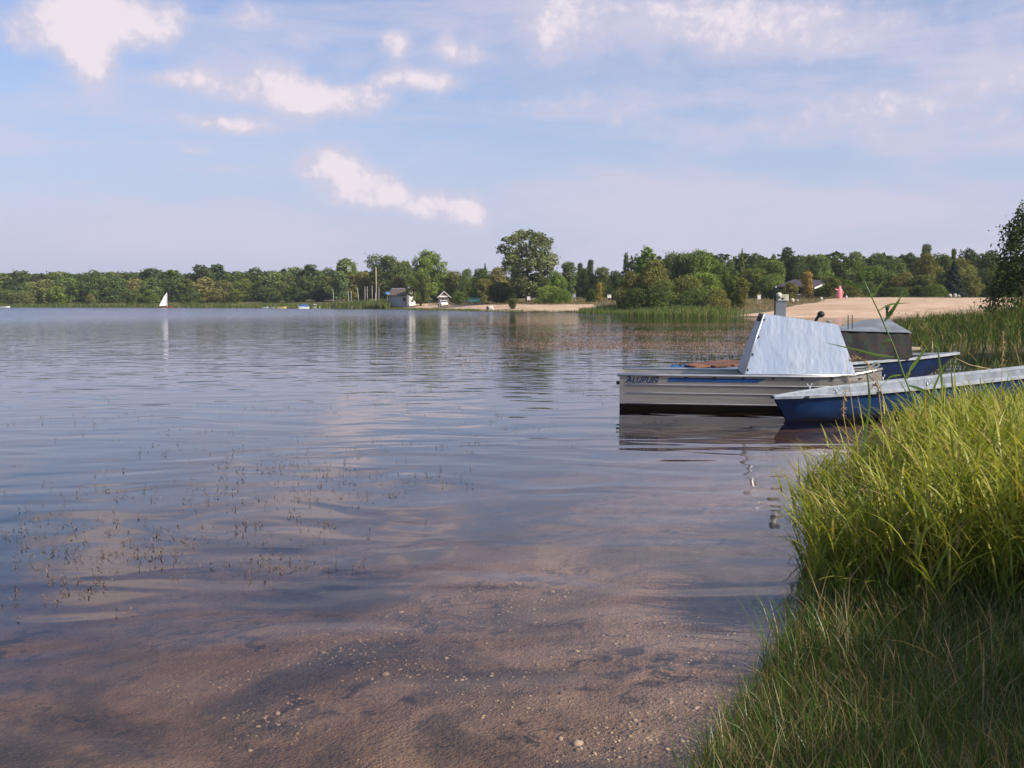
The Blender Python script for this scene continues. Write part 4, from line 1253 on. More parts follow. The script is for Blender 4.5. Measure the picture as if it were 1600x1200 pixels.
def round_hull(o, L, B, depth, hull_mat, in_mat, rim_mat, rake=.22, sheer_a=.0, sheer_b=.10, blunt=.35, tail=.75, rim=.03, rake_end=0.0):
    """rowing-boat hull: x from the bow (0) to the stern (L), gunwale at z=0 there, hull hangs below"""
    xs = [0, .06, .16, .32, .55, .85, 1.25, 1.8, 2.4, 3.0, 3.5, 3.9, 4.2, 4.5]
    xs = [x / 4.5 * L for x in xs]
    def hb(x):
        f = x / L
        a = min(1, (f / .42)) if f < .42 else 1
        wv = (1 - (1 - a) ** 2.1) ** blunt * 1.0
        wv = wv if f < .5 else wv * (1 - (1 - tail) * ((f - .5) / .5) ** 2)
        return max(.02, B / 2 * wv)
    def zg(x):
        f = x / L
        return sheer_a * (1 - f) ** 2 + sheer_b * f ** 2
    outer, inner = [], []
    for x in xs:
        b, z = hb(x), zg(x)
        f = x / L
        dp = depth * (1 - .12 * (1 - f) ** 3)
        k = rake * (1 - f) ** 6 - rake_end * f ** 7
        pf = [(1, 0, 0), (.97, .25, .2), (.92, .5, .45), (.84, .75, .72), (.62, .94, .92), (0, 1.0, 1.0)]
        outer.append([(x + k * c, -b * a, z - dp * dz) for a, dz, c in pf] + [(x + k * c, b * a, z - dp * dz) for a, dz, c in pf[-2::-1]])
        bi = max(.01, b - .05)
        pi_ = [(1, 0, 0), (.97, .25, .2), (.9, .55, .45), (.7, .78, .75), (0, .80, .85)]
        inner.append([(x + .04 + k * c, -bi * a, z - dp * dz + .004) for a, dz, c in pi_] + [(x + .04 + k * c, bi * a, z - dp * dz + .004) for a, dz, c in pi_[-2::-1]])
    mb = loft(outer); mb.add(outer[-1], [tuple(range(len(outer[-1])))])
    mb.build('hull', hull_mat, o, True)
    inner[-1] = [(p[0] - .09, p[1], p[2]) for p in inner[-1]]
    mb = loft(inner); mb.add(inner[-1], [tuple(range(len(inner[-1])))])
    mb.build('inner_shell', in_mat, o, True)
    rimsec = []
    for i, x in enumerate(xs):
        b, z = hb(x), zg(x)
        rimsec.append((x, b, z))
    for s in (-1, 1):
        sec = [[(x - (.02 if x == 0 else 0), s * (b + rim), z + .012), (x - (.02 if x == 0 else 0), s * (b + rim), z - .022), (x, s * max(.005, b - .055), z - .022), (x, s * max(.005, b - .055), z + .018), (x - (.02 if x == 0 else 0), s * (b + rim), z + .012)] for x, b, z in rimsec]
        mb = loft(sec)
        mb.build('gunwale', rim_mat, o)
    x, b, z = rimsec[-1]
    MB().box((x - .01, 0, z - .002), (.07, 2 * b + .06, .045)).build('transom_rim', rim_mat, o)
    return hb, zg


def blue_boat():
    o = empty('blue_rowing_boat', (3.55, 12.95, .325), R(15))
    o.rotation_euler = (R(0), R(-3.3), R(15))
    hb, zg = round_hull(o, 5.0, 1.0, .43, M['blue_hull'], M['grey_inside'], M['grey_rim'], rake=.2, sheer_a=.0, sheer_b=.06, blunt=.75, tail=.85)
    for x in (1.1, 2.1, 3.3):
        MB().box((x, 0, -.17), (.26, 2 * hb(x) - .14, .04)).build('thwart', M['grey_inside'], o, bevel=.008)
    for x in (.75, 2.05):
        for s in (-1, 1):
            y = s * (hb(x) - .02)
            k = MB().tube([(x, y, zg(x)), (x, y, zg(x) + .06)], .014, 8).build('oarlock', M['alu_dull'], o, True)
            MB().tube([(x - .035, y, zg(x) + .10), (x - .03, y, zg(x) + .07), (x, y, zg(x) + .055), (x + .03, y, zg(x) + .07), (x + .035, y, zg(x) + .10)], .008, 6).build('oarlock_fork', M['alu_dull'], k, True)
    for x in (.36, 1.3):
        MB().box((x, -hb(x) - .032, zg(x) - .004), (.05, .012, .03)).build('rim_clip', M['black'], o)
    tag(o, 'open blue rowing boat with pale grey rim and inside, nosing out of the foreground reeds', 'boat')


blue_boat()


def navy_boat():
    # stern (right, on the bank) to bow (left)
    a, b = Vector((2.58, 16.2, .47)), Vector((8.15, 17.6, .68))
    d = b - a
    o = empty('navy_fishing_boat', a, 0)
    o.rotation_euler = (0, -math.atan2(d.z, math.hypot(d.x, d.y)), math.atan2(d.y, d.x))
    L = d.length
    hb, zg = round_hull(o, L, 1.6, .52, M['navy_hull'], M['navy_hull'], M['grey_rim'], rake=.25, sheer_a=.0, sheer_b=.0, blunt=.8, tail=.05, rake_end=.9)
    # brown boards over the fore part
    for k in range(4):
        x = .55 + k * .30
        MB().box((x, 0, .045), (.285, 2 * hb(x) * .86, .03), rz=.01 * k).build('deck_board', M['brown_board'], o, bevel=.004)
    # hood: camouflage side cloth and grey roof
    x0, x1 = 2.92, 4.30
    yb, yt = .70, .62
    z0, z1, zr = .02, .54, .70
    for s in (-1, 1):
        mb = MB(); n_ = 12; sec = []
        for i in range(n_ + 1):
            f = i / n_; x = x0 + (x1 - x0) * f
            wob_ = .02 * math.sin(i * 2.1) + .012 * math.sin(i * 5.3)
            sec.append([(x, s * (yb + wob_), z0), (x, s * ((yb + yt) / 2 + wob_ * 1.6), (z0 + z1) / 2), (x, s * (yt + .5 * wob_), z1 - .10 * f)])
        loft(sec).build('side_cloth', M['camo'], o, True)
    rs = []
    for f, zc in ((0, .56), (.28, .585), (.62, .68), (.8, .695), (1, .68)):
        x = x0 - .02 + (x1 - x0 + .06) * f
        e = z1 - .10 * f + .012
        rs.append([(x, -(yt + .03), e), (x, -.3, (e + zc) / 2), (x, 0, zc), (x, .3, (e + zc) / 2), (x, yt + .03, e)])
    loft(rs).build('roof_tarpaulin', M['roof_tarp'], o, True)
    MB().prism([(x1, -yb, z0), (x1, -yt, z1 - .1), (x1, 0, .675), (x1, yt, z1 - .1), (x1, yb, z0)], (-.01, 0, 0)).build('end_cloth', M['camo'], o)
    for x in (3.28, 3.36):
        MB().tube([(x, -.35, .55), (x, -.35, .80)], .008, 6).build('hood_pole', M['black'], o)
    MB().box((4.46, -.1, .16), (.34, .7, .04), rz=.1).build('stern_seat', M['wood_pale'], o)
    MB().tube([(4.36, .1, .02), (4.37, .1, .82), (4.38, .1, .92)], [.015, .02, .05], 8).build('hood_lamp', M['black'], o, True)
    tag(o, 'navy blue fishing boat with camouflage hood and grey roof, behind the aluminium boat', 'boat')


navy_boat()

# a rolled blue cloth lies on the navy boat's nose
mb = MB()
c0 = at(1046, 577, 16.35); c1 = at(1076, 574, 16.45)
pts_ = [c0.lerp(c1, f) + Vector((0, .02 * math.sin(f * 7), .012 * math.sin(f * 9))) for f in (0, .2, .4, .6, .8, 1)]
tag(mb.tube(pts_, [.03, .06, .065, .055, .065, .045], 9).build('rolled_cloth', M['blue_cloth'], None, True), 'small rolled bright blue cloth on the nose of the navy boat', 'cloth')


def rope(pts, label, r_=.007):
    tag(MB().tube(pts, r_, 6).build('mooring_rope', M['wood_pale'], None, True), label, 'rope')


rope([(5.28, 14.05, .60), (5.5, 14.15, .44), (5.9, 14.4, .36), (6.5, 14.9, .34), (7.3, 15.6, .33)], 'pale mooring rope running from the aluminium boat to the bank')
rope([(8.05, 17.55, .62), (8.5, 17.8, .45), (9.2, 18.2, .32), (10.0, 18.6, .22)], 'pale mooring rope from the tip of the navy boat into the bank reeds')


# far boats
def far_boat(name, px, Y, length, beam, free, mat, label, rz=0.0, cover=None, cabin=None, group=None, z=0.0, mast=None, sail=None, lean=0.0):
    o = empty(name, (xat(px, Y), Y, z), rz)
    secs = []
    for f in (0, .15, .4, .7, .9, 1):
        x = (f - .5) * length
        b = beam / 2 * (.8 + .2 * min(1, f / .15)) * math.sqrt(max(.01, 1 - max(0, (f - .4) / .6) ** 2.2))
        zt = free * (1 + .35 * f ** 2)
        secs.append([(x, -b, zt), (x, -b * .8, .02), (x, 0, -.12), (x, b * .8, .02), (x, b, zt)])
    mb = loft(secs); mb.add(secs[0], [(0, 1, 2, 3, 4)])
    mb.build('hull', mat, o)
    dk = [[(p[0][0], p[0][1] * .99, p[0][2] - .02), (p[4][0], p[4][1] * .99, p[4][2] - .02)] for p in secs]
    loft(dk).build('deck', M['white'] if cover is None else cover, o)
    if cover is not None:
        cs = [[(s[0][0], s[0][1] * 1.03, s[0][2] - .06), (s[0][0], 0, s[0][2] + h_), (s[4][0], s[4][1] * 1.03, s[4][2] - .06)] for s, h_ in zip(secs[:-1], (.15, .6, .7, .5, .15))]
        loft(cs).build('cover', cover, o)
    if cabin is not None:
        cb = MB().box((-.1 * length, 0, free + .35), (length * .42, beam * .7, .75), taper=.88).build('cabin', M['white'], o, bevel=.04)
        for sx_ in (-.13, .08):
            MB().box((-.1 * length + sx_ * length, -beam * .345, free + .42), (length * .12, .04, .28)).build('window', M['glass'], cb)
    if mast:
        MB().tube([(.1 * length, 0, free * .5), (.1 * length + lean * mast, 0, mast)], [.07, .045], 6).build('mast', M['mast'], o, True)
    if sail:
        mx = .12 * length
        n_ = 7; sec = []
        for i in range(n_):
            f = i / (n_ - 1)
            zz = .75 + (sail - .75) * f
            chord = (length * .60) * (1 - f) ** .8 + .04
            sec.append([(mx - chord * g, .18 * math.sin(PI * g) * (1 - f), zz - .15 * g * (1 - f)) for g in (0, .25, .5, .75, 1)])
        loft(sec).build('sail', M['sail'], o, True)
        MB().tube([(mx, 0, .7), (mx - length * .6, 0, .6)], .04, 6).build('boom', M['mast'], o)
    tag(o, label, 'boat', group)
    return o


far_boat('sailing_dinghy', 259, 300, 4.0, 1.4, .30, M['red_hull'], 'small red-hulled sailing dinghy under a white sail on the far water', 0.25, mast=4.9, sail=4.8)
far_boat('motor_boat', 365, 305, 3.2, 1.4, .45, M['white'], 'small white motor boat alone right of the sailing dinghy', .4, cabin=None, cover=M['white'])
far_boat('motor_boat', 7, 312, 3.2, 1.4, .35, M['white'], 'low white boat at the left edge of the picture', .1)
far_boat('motor_boat', 474, 258, 2.9, 1.5, .55, M['white'], 'white boat under a blue cover at the right end of the jetty', 3.6, cover=M['blue_cloth'])
far_boat('cabin_boat', 494, 264, 2.2, 1.4, .45, M['white'], 'white cabin boat with dark window behind the blue-covered boat', .15, cabin=True)
far_boat('rowing_boat', 414, 274, 1.9, 1.1, .35, M['grey_rim'], 'pale grey rowing boat at the far left end of the jetty', .1)
far_boat('rowing_boat', 425, 272, 1.7, 1.1, .30, M['grey_rim'], 'pale grey rowing boat second from the left end of the jetty', -.1)
far_boat('rowing_boat', 440, 268, 2.5, 1.1, .40, M['yellow_paint'], 'yellow boat lying at the middle of the jetty', .0)
j = empty('jetty', (xat(449, 270), 270, 0), R(4))
for k in range(9):
    MB().box((-3.6 + k * .9, 0, .42), (.86, 1.3, .08)).build('plank', M['wood_pale'], j)
for k in range(5):
    for s in (-.5, .5):
        MB().tube([(-3.6 + k * 1.8, s, -1.2), (-3.6 + k * 1.8, s, .37)], .07, 6).build('post', M['wood_pale'], j)
tag(j, 'low pale wooden jetty on the far shore left of the birches', 'jetty')

# boat club: beached dinghies with masts, tall pole, house
GRP = 'masted dinghies at the boat club'
for i, (px, ytop, Y, ln, lab) in enumerate([(521, 452, 264, -.10, 'beached dinghy with short leaning mast, leftmost at the boat club'),
                                            (545, 455, 258, -.20, 'beached dinghy with leaning mast, left of a leaning pair'),
                                            (549, 456, 256, -.17, 'beached dinghy with leaning mast, right of a leaning pair'),
                                            (560, 451, 262, -.14, 'beached dinghy with leaning mast between the pair and the upright masts'),
                                            (570, 448, 266, .0, 'pale blue beached dinghy with upright mast, left of two close masts'),
                                            (574, 448, 266, .0, 'pale blue beached dinghy with upright mast, right of two close masts'),
                                            (581, 447, 264, .0, 'beached dinghy with upright mast left of the tall pole'),
                                            (592, 448, 264, .0, 'beached dinghy with upright mast right of the tall pole')]):
    x = xat(px, Y); z0 = gz(x, Y)
    far_boat('masted_dinghy', px, Y, 3.2, 1.2, .4, M['grey_rim'], lab, 1.3 + .2 * (i % 3), group=GRP, z=max(z0, 0) + .12, mast=at(px, ytop, Y).z - z0, lean=ln)
pb = at(588, 468, 258); x = pb.x; z0 = gz(x, 258)
o = empty('tall_pole', (x, 258, z0))
zt = at(588, 418, 258).z - z0
MB().tube([(0, 0, -.3), (0, 0, zt)], [.17, .10], 8).build('pole', M['wood_pale'], o, True)
MB().tube([(0, 0, zt * .52), (1.7, 0, zt * .60)], [.06, .04], 6).build('yard', M['wood_pale'], o, True)
MB().tube([(-.35, 0, -.3), (-.05, 0, zt * .45)], [.16, .10], 6).build('brace', M['mast'], o, True)
tag(o, 'tall pale wooden pole with a short slanting yard at the boat club', 'pole')


def house():
    Y = 250
    x = xat(628, Y); z0 = gz(x, Y)
    o = empty('white_house', (x, Y, z0), R(-22))
    W_, D_, H_, RG = 4.6, 4.0, 2.6, 3.9
    k = at(627, 449, Y).z - z0
    s = k / (RG + .35)
    o.scale = (s, s, s)
    MB().box((0, -D_ / 2 + .1, H_ / 2), (W_, .2, H_)).build('front_wall', M['wall_grey'], o)
    MB().box((0, D_ / 2 - .1, H_ / 2), (W_, .2, H_)).build('back_wall', M['wall_grey'], o)
    for sx_ in (-1, 1):
        MB().prism([(sx_ * (W_ / 2 + .003), -D_ / 2, 0), (sx_ * (W_ / 2 + .003), D_ / 2, 0), (sx_ * (W_ / 2 + .003), D_ / 2, H_), (sx_ * (W_ / 2 + .003), 0, RG - .1), (sx_ * (W_ / 2 + .003), -D_ / 2, H_)], (-sx_ * .2, 0, 0)).build('gable_wall', M['white'], o)
    for sy in (-1, 1):
        r_ = MB().prism([(-W_ / 2 - .25, sy * (D_ / 2 + .35), H_ - .22), (W_ / 2 + .12, sy * (D_ / 2 + .35), H_ - .22), (W_ / 2 + .12, 0, RG), (-W_ / 2 - .25, 0, RG)], (0, 0, .12)).build('roof_slope', M['roof_brown'], o)
    MB().box((0, 0, RG + .12), (W_ + .3, .3, .12)).build('ridge', M['white'], o)
    MB().box((W_ / 2 - .6, .3, RG + .35), (.5, .4, .7)).build('chimney', M['white'], o)
    d_ = MB().box((.45, -D_ / 2 - .02, 1.05), (1.5, .06, 2.1)).build('garage_door', M['grey_rim'], o)
    MB().box((.45, -D_ / 2 - .06, 1.0), (.12, .04, .05)).build('handle', M['black'], d_)
    w_ = MB().box((1.75, -D_ / 2 - .02, 1.5), (.7, .06, .9)).build('window', M['glass'], o)
    MB().box((1.75, -D_ / 2 - .06, 1.02), (.8, .1, .06)).build('sill', M['white'], w_)
    tag(o, 'white gabled house with brown roof half hidden by the big oak', 'house')


house()


def umbrella():
    Y = 246; p = at(605, 462, Y); z0 = gz(p.x, Y)
    o = empty('beach_umbrella', (p.x, Y, z0))
    h = at(605, 455, Y).z - z0
    MB().tube([(0, 0, -.1), (0, 0, h)], .03, 6).build('pole', M['mast'], o)
    vs = [(0, 0, h)]; n_ = 10
    vs += [(.75 * math.cos(2 * PI * k / n_), .75 * math.sin(2 * PI * k / n_), h - .75) for k in range(n_)]
    MB().add(vs, [(0, 1 + k, 1 + (k + 1) % n_) for k in range(n_)]).build('canopy', M['blue_bright'], o)
    tag(o, 'bright blue umbrella just left of the white house', 'umbrella')


umbrella()


def timber_house():
    Y = 238; x = xat(694, Y); z0 = gz(x, Y)
    o = empty('timber_house', (x, Y, z0), R(8))
    h = at(694, 455, Y).z - z0
    W_, H_ = 2.6, h * .62
    MB().prism([(-W_ / 2, 0, 0), (W_ / 2, 0, 0), (W_ / 2, 0, H_), (0, 0, h - .1), (-W_ / 2, 0, H_)], (0, 3.2, 0)).build('wall', M['roof_brown'], o)
    for s in (-1, 1):
        MB().prism([(0, -.3, h), (s * (W_ / 2 + .4), -.3, H_ - .3), (s * (W_ / 2 + .4), -.3, H_ - .42), (0, -.3, h - .12)], (0, 3.8, 0)).build('roof_slope', M['roof_dark'], o)
        MB().prism([(0, -.34, h + .02), (s * (W_ / 2 + .42), -.34, H_ - .30), (s * (W_ / 2 + .42), -.34, H_ - .48), (0, -.34, h - .16)], (0, .03, 0)).build('bargeboard', M['white'], o)
    MB().box((0, -.05, H_ * .98), (W_ * .9, .08, .32)).build('white_panel', M['white'], o)
    w_ = MB().box((0, -.04, H_ * .6), (.9, .06, .6)).build('window', M['glass'], o)
    MB().box((0, -.08, H_ * .6), (.06, .06, .62)).build('frame', M['white'], w_)
    tag(o, 'small brown timber house with white gable boards right of the big oak', 'house')


timber_house()


def car(px, Y, rz, mat, label, s=1.0):
    x = xat(px, Y); z0 = gz(x, Y)
    o = empty('parked_car', (x, Y, z0), rz, s)
    prof = [(-2.05, .35), (-2.1, .75), (-1.95, .95), (-1.45, 1.0), (-.95, 1.42), (.75, 1.45), (1.35, 1.02), (1.95, .9), (2.08, .6), (2.05, .35)]
    MB().prism([(a, -.82, b) for a, b in prof], (0, 1.64, 0)).build('body', mat, o, bevel=.06)
    for s_ in (-1, 1):
        MB().prism([(-1.1, s_ * .825, 1.02), (-.8, s_ * .825, 1.34), (-.05, s_ * .825, 1.36), (-.05, s_ * .825, 1.02)], (0, s_ * .012, 0)).build('window', M['glass'], o)
        MB().prism([(.05, s_ * .825, 1.02), (.05, s_ * .825, 1.36), (.68, s_ * .825, 1.36), (1.1, s_ * .825, 1.02)], (0, s_ * .012, 0)).build('window', M['glass'], o)
        for wx in (-1.3, 1.3):
            w_ = MB().tube([(wx, s_ * .70, .31), (wx, s_ * .87, .31)], .31, 14).build('wheel', M['black'], o, True)
            MB().tube([(wx, s_ * .87, .31), (wx, s_ * .885, .31)], .18, 10).build('rim', M['alu_dull'], w_)
        MB().box((2.06, s_ * .6, .75), (.06, .28, .14)).build('headlight', M['white'], o)
    MB().prism([(1.02, -.7, 1.31), (1.36, -.72, 1.05), (1.36, .72, 1.05), (1.02, .7, 1.31)], (.03, 0, .03)).build('windscreen', M['glass'], o)
    tag(o, label, 'car')


car(692, 226, R(-75), M['car_white'], 'white car parked in front of the small timber house')
car(742, 232, R(8), M['teal'], 'dark teal car parked in the shade left of the poplar', .9)


def board(px, py_c, wpx, hpx, Y, mat, label, cat='sign'):
    x = xat(px, Y); z0 = gz(x, Y)
    zc = max(at(px, py_c, Y).z - z0, .9); wd, ht = wpx / FPX * Y, hpx / FPX * Y
    o = empty('notice_board', (x, Y, z0), R(-4))
    for s in (-1, 1):
        MB().box((s * wd * .38, .06, zc * .5), (.09, .09, zc + ht * .8)).build('post', M['wood_pale'], o)
    MB().box((0, 0, zc), (wd, .05, ht)).build('panel', mat, o)
    MB().box((0, -.01, zc + ht / 2 + .04), (wd + .1, .14, .07)).build('cap', M['wood_pale'], o)
    tag(o, label, cat)


board(826, 466, 5, 6, 196, M['white'], 'white board in the shade below the tall poplar')
board(897, 462, 5, 5, 200, M['grey_rim'], 'grey white notice board between poplar bush and yellow bush')
board(952, 463, 6, 5, 184, M['white'], 'white notice board right of the yellow bush')
board(1186, 464, 5, 7, 150, M['white'], 'white notice board left of the cabin post, at the sand')


def beach_visitors():
    Y = 183
    x = xat(768, Y); z0 = gz(x, Y)
    o = empty('beach_tent', (x, Y, z0))
    MB().prism([(-.5, -.5, 0), (.45, -.5, 0), (.2, -.5, .72), (-.25, -.5, .75)], (0, 1.0, 0)).build('canopy', M['white'], o, bevel=.05)
    MB().prism([(-.2, -.515, .02), (.2, -.515, .02), (.05, -.515, .45), (-.08, -.515, .45)], (0, .01, 0)).build('opening', M['grey_rim'], o)
    tag(o, 'small white beach tent on the left beach', 'tent')
    # a person sitting beside it: one continuous skinned body
    x = xat(761.5, Y); z0 = gz(x, Y)
    J = {'pelvis': (0, 0, .14), 'waist': (.02, .02, .30), 'chest': (-.02, .0, .50), 'neck': (-.03, -.02, .64), 'head': (-.03, -.05, .74), 'crown': (-.03, -.05, .86),
         'shl': (-.19, 0, .56), 'ell': (-.25, -.16, .36), 'hal': (-.14, -.36, .34), 'shr': (.15, 0, .56), 'elr': (.22, -.16, .36), 'har': (.12, -.36, .34),
         'hil': (-.10, 0, .13), 'knl': (-.13, -.40, .42), 'anl': (-.12, -.62, .07), 'tol': (-.12, -.80, .04), 'hir': (.10, 0, .13), 'knr': (.13, -.40, .40), 'anr': (.12, -.66, .07), 'tor': (.12, -.84, .04)}
    E = [('pelvis', 'waist'), ('waist', 'chest'), ('chest', 'neck'), ('neck', 'head'), ('head', 'crown'), ('chest', 'shl'), ('shl', 'ell'), ('ell', 'hal'), ('chest', 'shr'), ('shr', 'elr'), ('elr', 'har'),
         ('pelvis', 'hil'), ('hil', 'knl'), ('knl', 'anl'), ('anl', 'tol'), ('pelvis', 'hir'), ('hir', 'knr'), ('knr', 'anr'), ('anr', 'tor')]
    RAD = dict(pelvis=.14, waist=.13, chest=.15, neck=.055, head=.085, crown=.08, shl=.065, ell=.045, hal=.035, shr=.065, elr=.045, har=.035, hil=.09, knl=.065, anl=.045, tol=.035, hir=.09, knr=.065, anr=.045, tor=.035)
    ks = list(J)
    me = bpy.data.meshes.new('person')
    me.from_pydata([J[k] for k in ks], [(ks.index(a), ks.index(b)) for a, b in E], [])
    o = link('person', me)
    md = o.modifiers.new('skin', 'SKIN')
    if not me.skin_vertices:
        pass
    for i, k in enumerate(ks):
        me.skin_vertices[0].data[i].radius = (RAD[k], RAD[k])
        me.skin_vertices[0].data[i].use_root = (k == 'pelvis')
    o.modifiers.new('sub', 'SUBSURF').levels = 1
    o.location = (x, Y, z0); o.rotation_euler = (0, 0, .4)
    dg = bpy.context.evaluated_depsgraph_get(); dg.update()
    m2 = bpy.data.meshes.new_from_object(o.evaluated_get(dg))
    o.modifiers.clear(); o.data = m2
    m2.materials.clear(); m2.materials.append(M['dark_cloth'])
    tag(o, 'person in dark clothes sitting beside the white beach tent', 'person')


beach_visitors()


def low_house():
    Y = 178
    z0 = gz(xat(1250, Y), Y)
    o = empty('low_house', (xat(1252, Y), Y, z0))
    q = lambda px, py, dy: at(px, py, Y + dy) - Vector((xat(1252, Y), Y, z0))
    E0, E1, R0, R1 = q(1213, 448, -3), q(1272, 450, -3), q(1240, 438, 2.5), q(1298, 439, 2.5)
    B0, B1 = E0 + Vector((1.0, 9, 0)), E1 + Vector((1.0, 9, 0))
    MB().prism([E0, E1, R1, R0], (0, 0, .16)).build('roof_slope', M['roof_dark'], o)
    MB().prism([R0, R1, B1, B0], (0, 0, .16)).build('roof_slope', M['roof_dark'], o)
    MB().prism([E0 + Vector((-.06, -.05, -.18)), E0 + Vector((-.06, -.05, .10)), R0 + Vector((-.06, -.05, .10)), R0 + Vector((-.06, -.05, -.18))], (-.08, 0, 0)).build('bargeboard', M['white'], o)
    MB().prism([E1 + Vector((.06, -.05, -.18)), E1 + Vector((.06, -.05, .12)), R1 + Vector((.06, -.05, .12)), R1 + Vector((.06, -.05, -.18))], (.08, 0, 0)).build('bargeboard', M['white'], o)
    zt = E0.z - .05
    cx = (E0.x + E1.x) / 2 + .6
    ln = E1.x - E0.x - .6
    MB().box((cx, -2.2, zt / 2), (ln, .25, zt)).build('front_wall', M['wall_dark'], o)
    MB().box((cx, 5.2, zt / 2), (ln, .25, zt)).build('back_wall', M['wall_dark'], o)
    for s in (-1, 1):
        MB().box((cx + s * (ln / 2 - .13), 1.5, zt / 2), (.25, 7.1, zt)).build('side_wall', M['wall_dark'], o)
    for k in range(3):
        w_ = MB().box((cx - ln * .3 + k * ln * .3, -2.34, zt * .55), (.9, .06, .8)).build('window', M['glass'], o)
        MB().box((cx - ln * .3 + k * ln * .3, -2.38, zt * .55 - .44), (1.0, .1, .07)).build('sill', M['white'], w_)
    tag(o, 'low house with dark roof and white bargeboards behind the yellow columnar tree', 'house')


low_house()


def pink_thing():
    Y = 158; x = xat(1311, Y); z0 = gz(x, Y)
    o = empty('pink_inflatable', (x, Y, z0))
    h = at(1311, 447, Y).z - z0
    rings = [(0, .44), (.12, .50), (.35, .50), (.55, .44), (.72, .40), (.80, .24), (.90, .26), (.97, .18), (1, .04)]
    mb = MB(); n_ = 12; secs = []
    for f, r_ in rings:
        secs.append([((r_ + .04 * math.sin(f * 20)) * math.cos(2 * PI * k / n_) + .06 * f, r_ * .8 * math.sin(2 * PI * k / n_), h * f) for k in range(n_ + 1)])
    loft(secs).build('body', M['pink'], o, True)
    MB().tube([(-.3, -.1, h * .66), (-.62, -.15, h * .74), (-.78, -.15, h * .73)], [.13, .11, .07], 8).build('arm', M['pink'], o, True)
    MB().tube([(.35, -.1, h * .60), (.58, -.15, h * .45), (.60, -.15, h * .3)], [.13, .11, .07], 8).build('arm', M['pink'], o, True)
    tag(o, 'pink upright figure-like inflatable at the top edge of the sand', 'inflatable')


pink_thing()

# pale stones marking the top edge of the sand
rs = random.Random(4)
STONES = [(1217, 'leftmost pale stone on the sand edge, under the left gable'), (1222, 'pale stone second from the left under the left gable'), (1238, 'pale stone below the small olive tree'),
          (1246, 'larger pale stone left of the yellow columnar tree'), (1283, 'pale stone right of the yellow columnar tree'), (1322, 'pale stone right beside the pink object'),
          (1484, 'pale stone at the foot of the blue spruce, left of three'), (1492, 'pale stone at the foot of the blue spruce, middle of three'), (1498, 'pale stone at the foot of the blue spruce, right of three')]
for px, lab in STONES:
    Y = 157; x = xat(px, Y); z0 = gz(x, Y)
    r_ = rs.uniform(.2, .32)
    mb = MB().ball((0, 0, r_ * .7), r_, 9, 6, (1.1, .9, 1.2))
    mb.v = [(a * (1 + .18 * rs.uniform(-1, 1)), b * (1 + .18 * rs.uniform(-1, 1)), c) for a, b, c in mb.v]
    s_ = mb.build('marker_stone', M['stone'], None)
    s_.location = (x, Y, z0)
    tag(s_, lab, 'stone', 'pale stones along the sand')


# ------------------------------------------------------------------ single reeds in the foreground
def ribbon(pts, width, mat, parent, name='leaf', side=None, prof=None, rnd_=.5, fold=.12):
    """leaf blade through pts: catmull-rom, tapering, with a folded midrib"""
    pts = [Vector(p) for p in pts]
    P_ = [pts[0] * 2 - pts[1]] + pts + [pts[-1] * 2 - pts[-2]]
    out = []
    for i in range(1, len(P_) - 2):
        for k in range(5):
            f = k / 5
            a, b, c, d = P_[i - 1], P_[i], P_[i + 1], P_[i + 2]
            out.append(0.5 * ((2 * b) + (c - a) * f + (2 * a - 5 * b + 4 * c - d) * f * f + (3 * b - a - 3 * c + d) * f ** 3))
    out.append(pts[-1])
    n_ = len(out)
    vs, fs, rn, tt = [], [], [], []
    for i, p in enumerate(out):
        s = i / (n_ - 1)
        t = (out[min(i + 1, n_ - 1)] - out[max(i - 1, 0)]).normalized()
        sd = Vector((0.25, -.35, .9)) if side is None else Vector(side)
        sd = (sd - t * sd.dot(t)).normalized()
        nn = t.cross(sd)
        wd = width * .5 * (min(1, .35 + s * 2.6) * (1 - s ** 2.4) + .02 if prof is None else prof(s))
        vs += [p + sd * wd + nn * wd * fold, p - nn * wd * fold, p - sd * wd + nn * wd * fold]
        rn += [rnd_] * 3; tt += [s] * 3
    for i in range(n_ - 1):
        fs += [(i * 3, i * 3 + 1, i * 3 + 4, i * 3 + 3), (i * 3 + 1, i * 3 + 2, i * 3 + 5, i * 3 + 4)]
    me = mesh_np(name, np.array(vs), np.array(fs), None, True, {'rnd': np.array(rn), 't': np.array(tt)})
    return link(name, me, mat, parent)


def local(o, pts): return [Vector(p) - o.location for p in pts]


def with_rnd(ob, val):
    a = ob.data.attributes.new('rnd', 'FLOAT', 'POINT')
    a.data.foreach_set('value', np.full(len(ob.data.vertices), val, dtype=np.float32))
    return ob


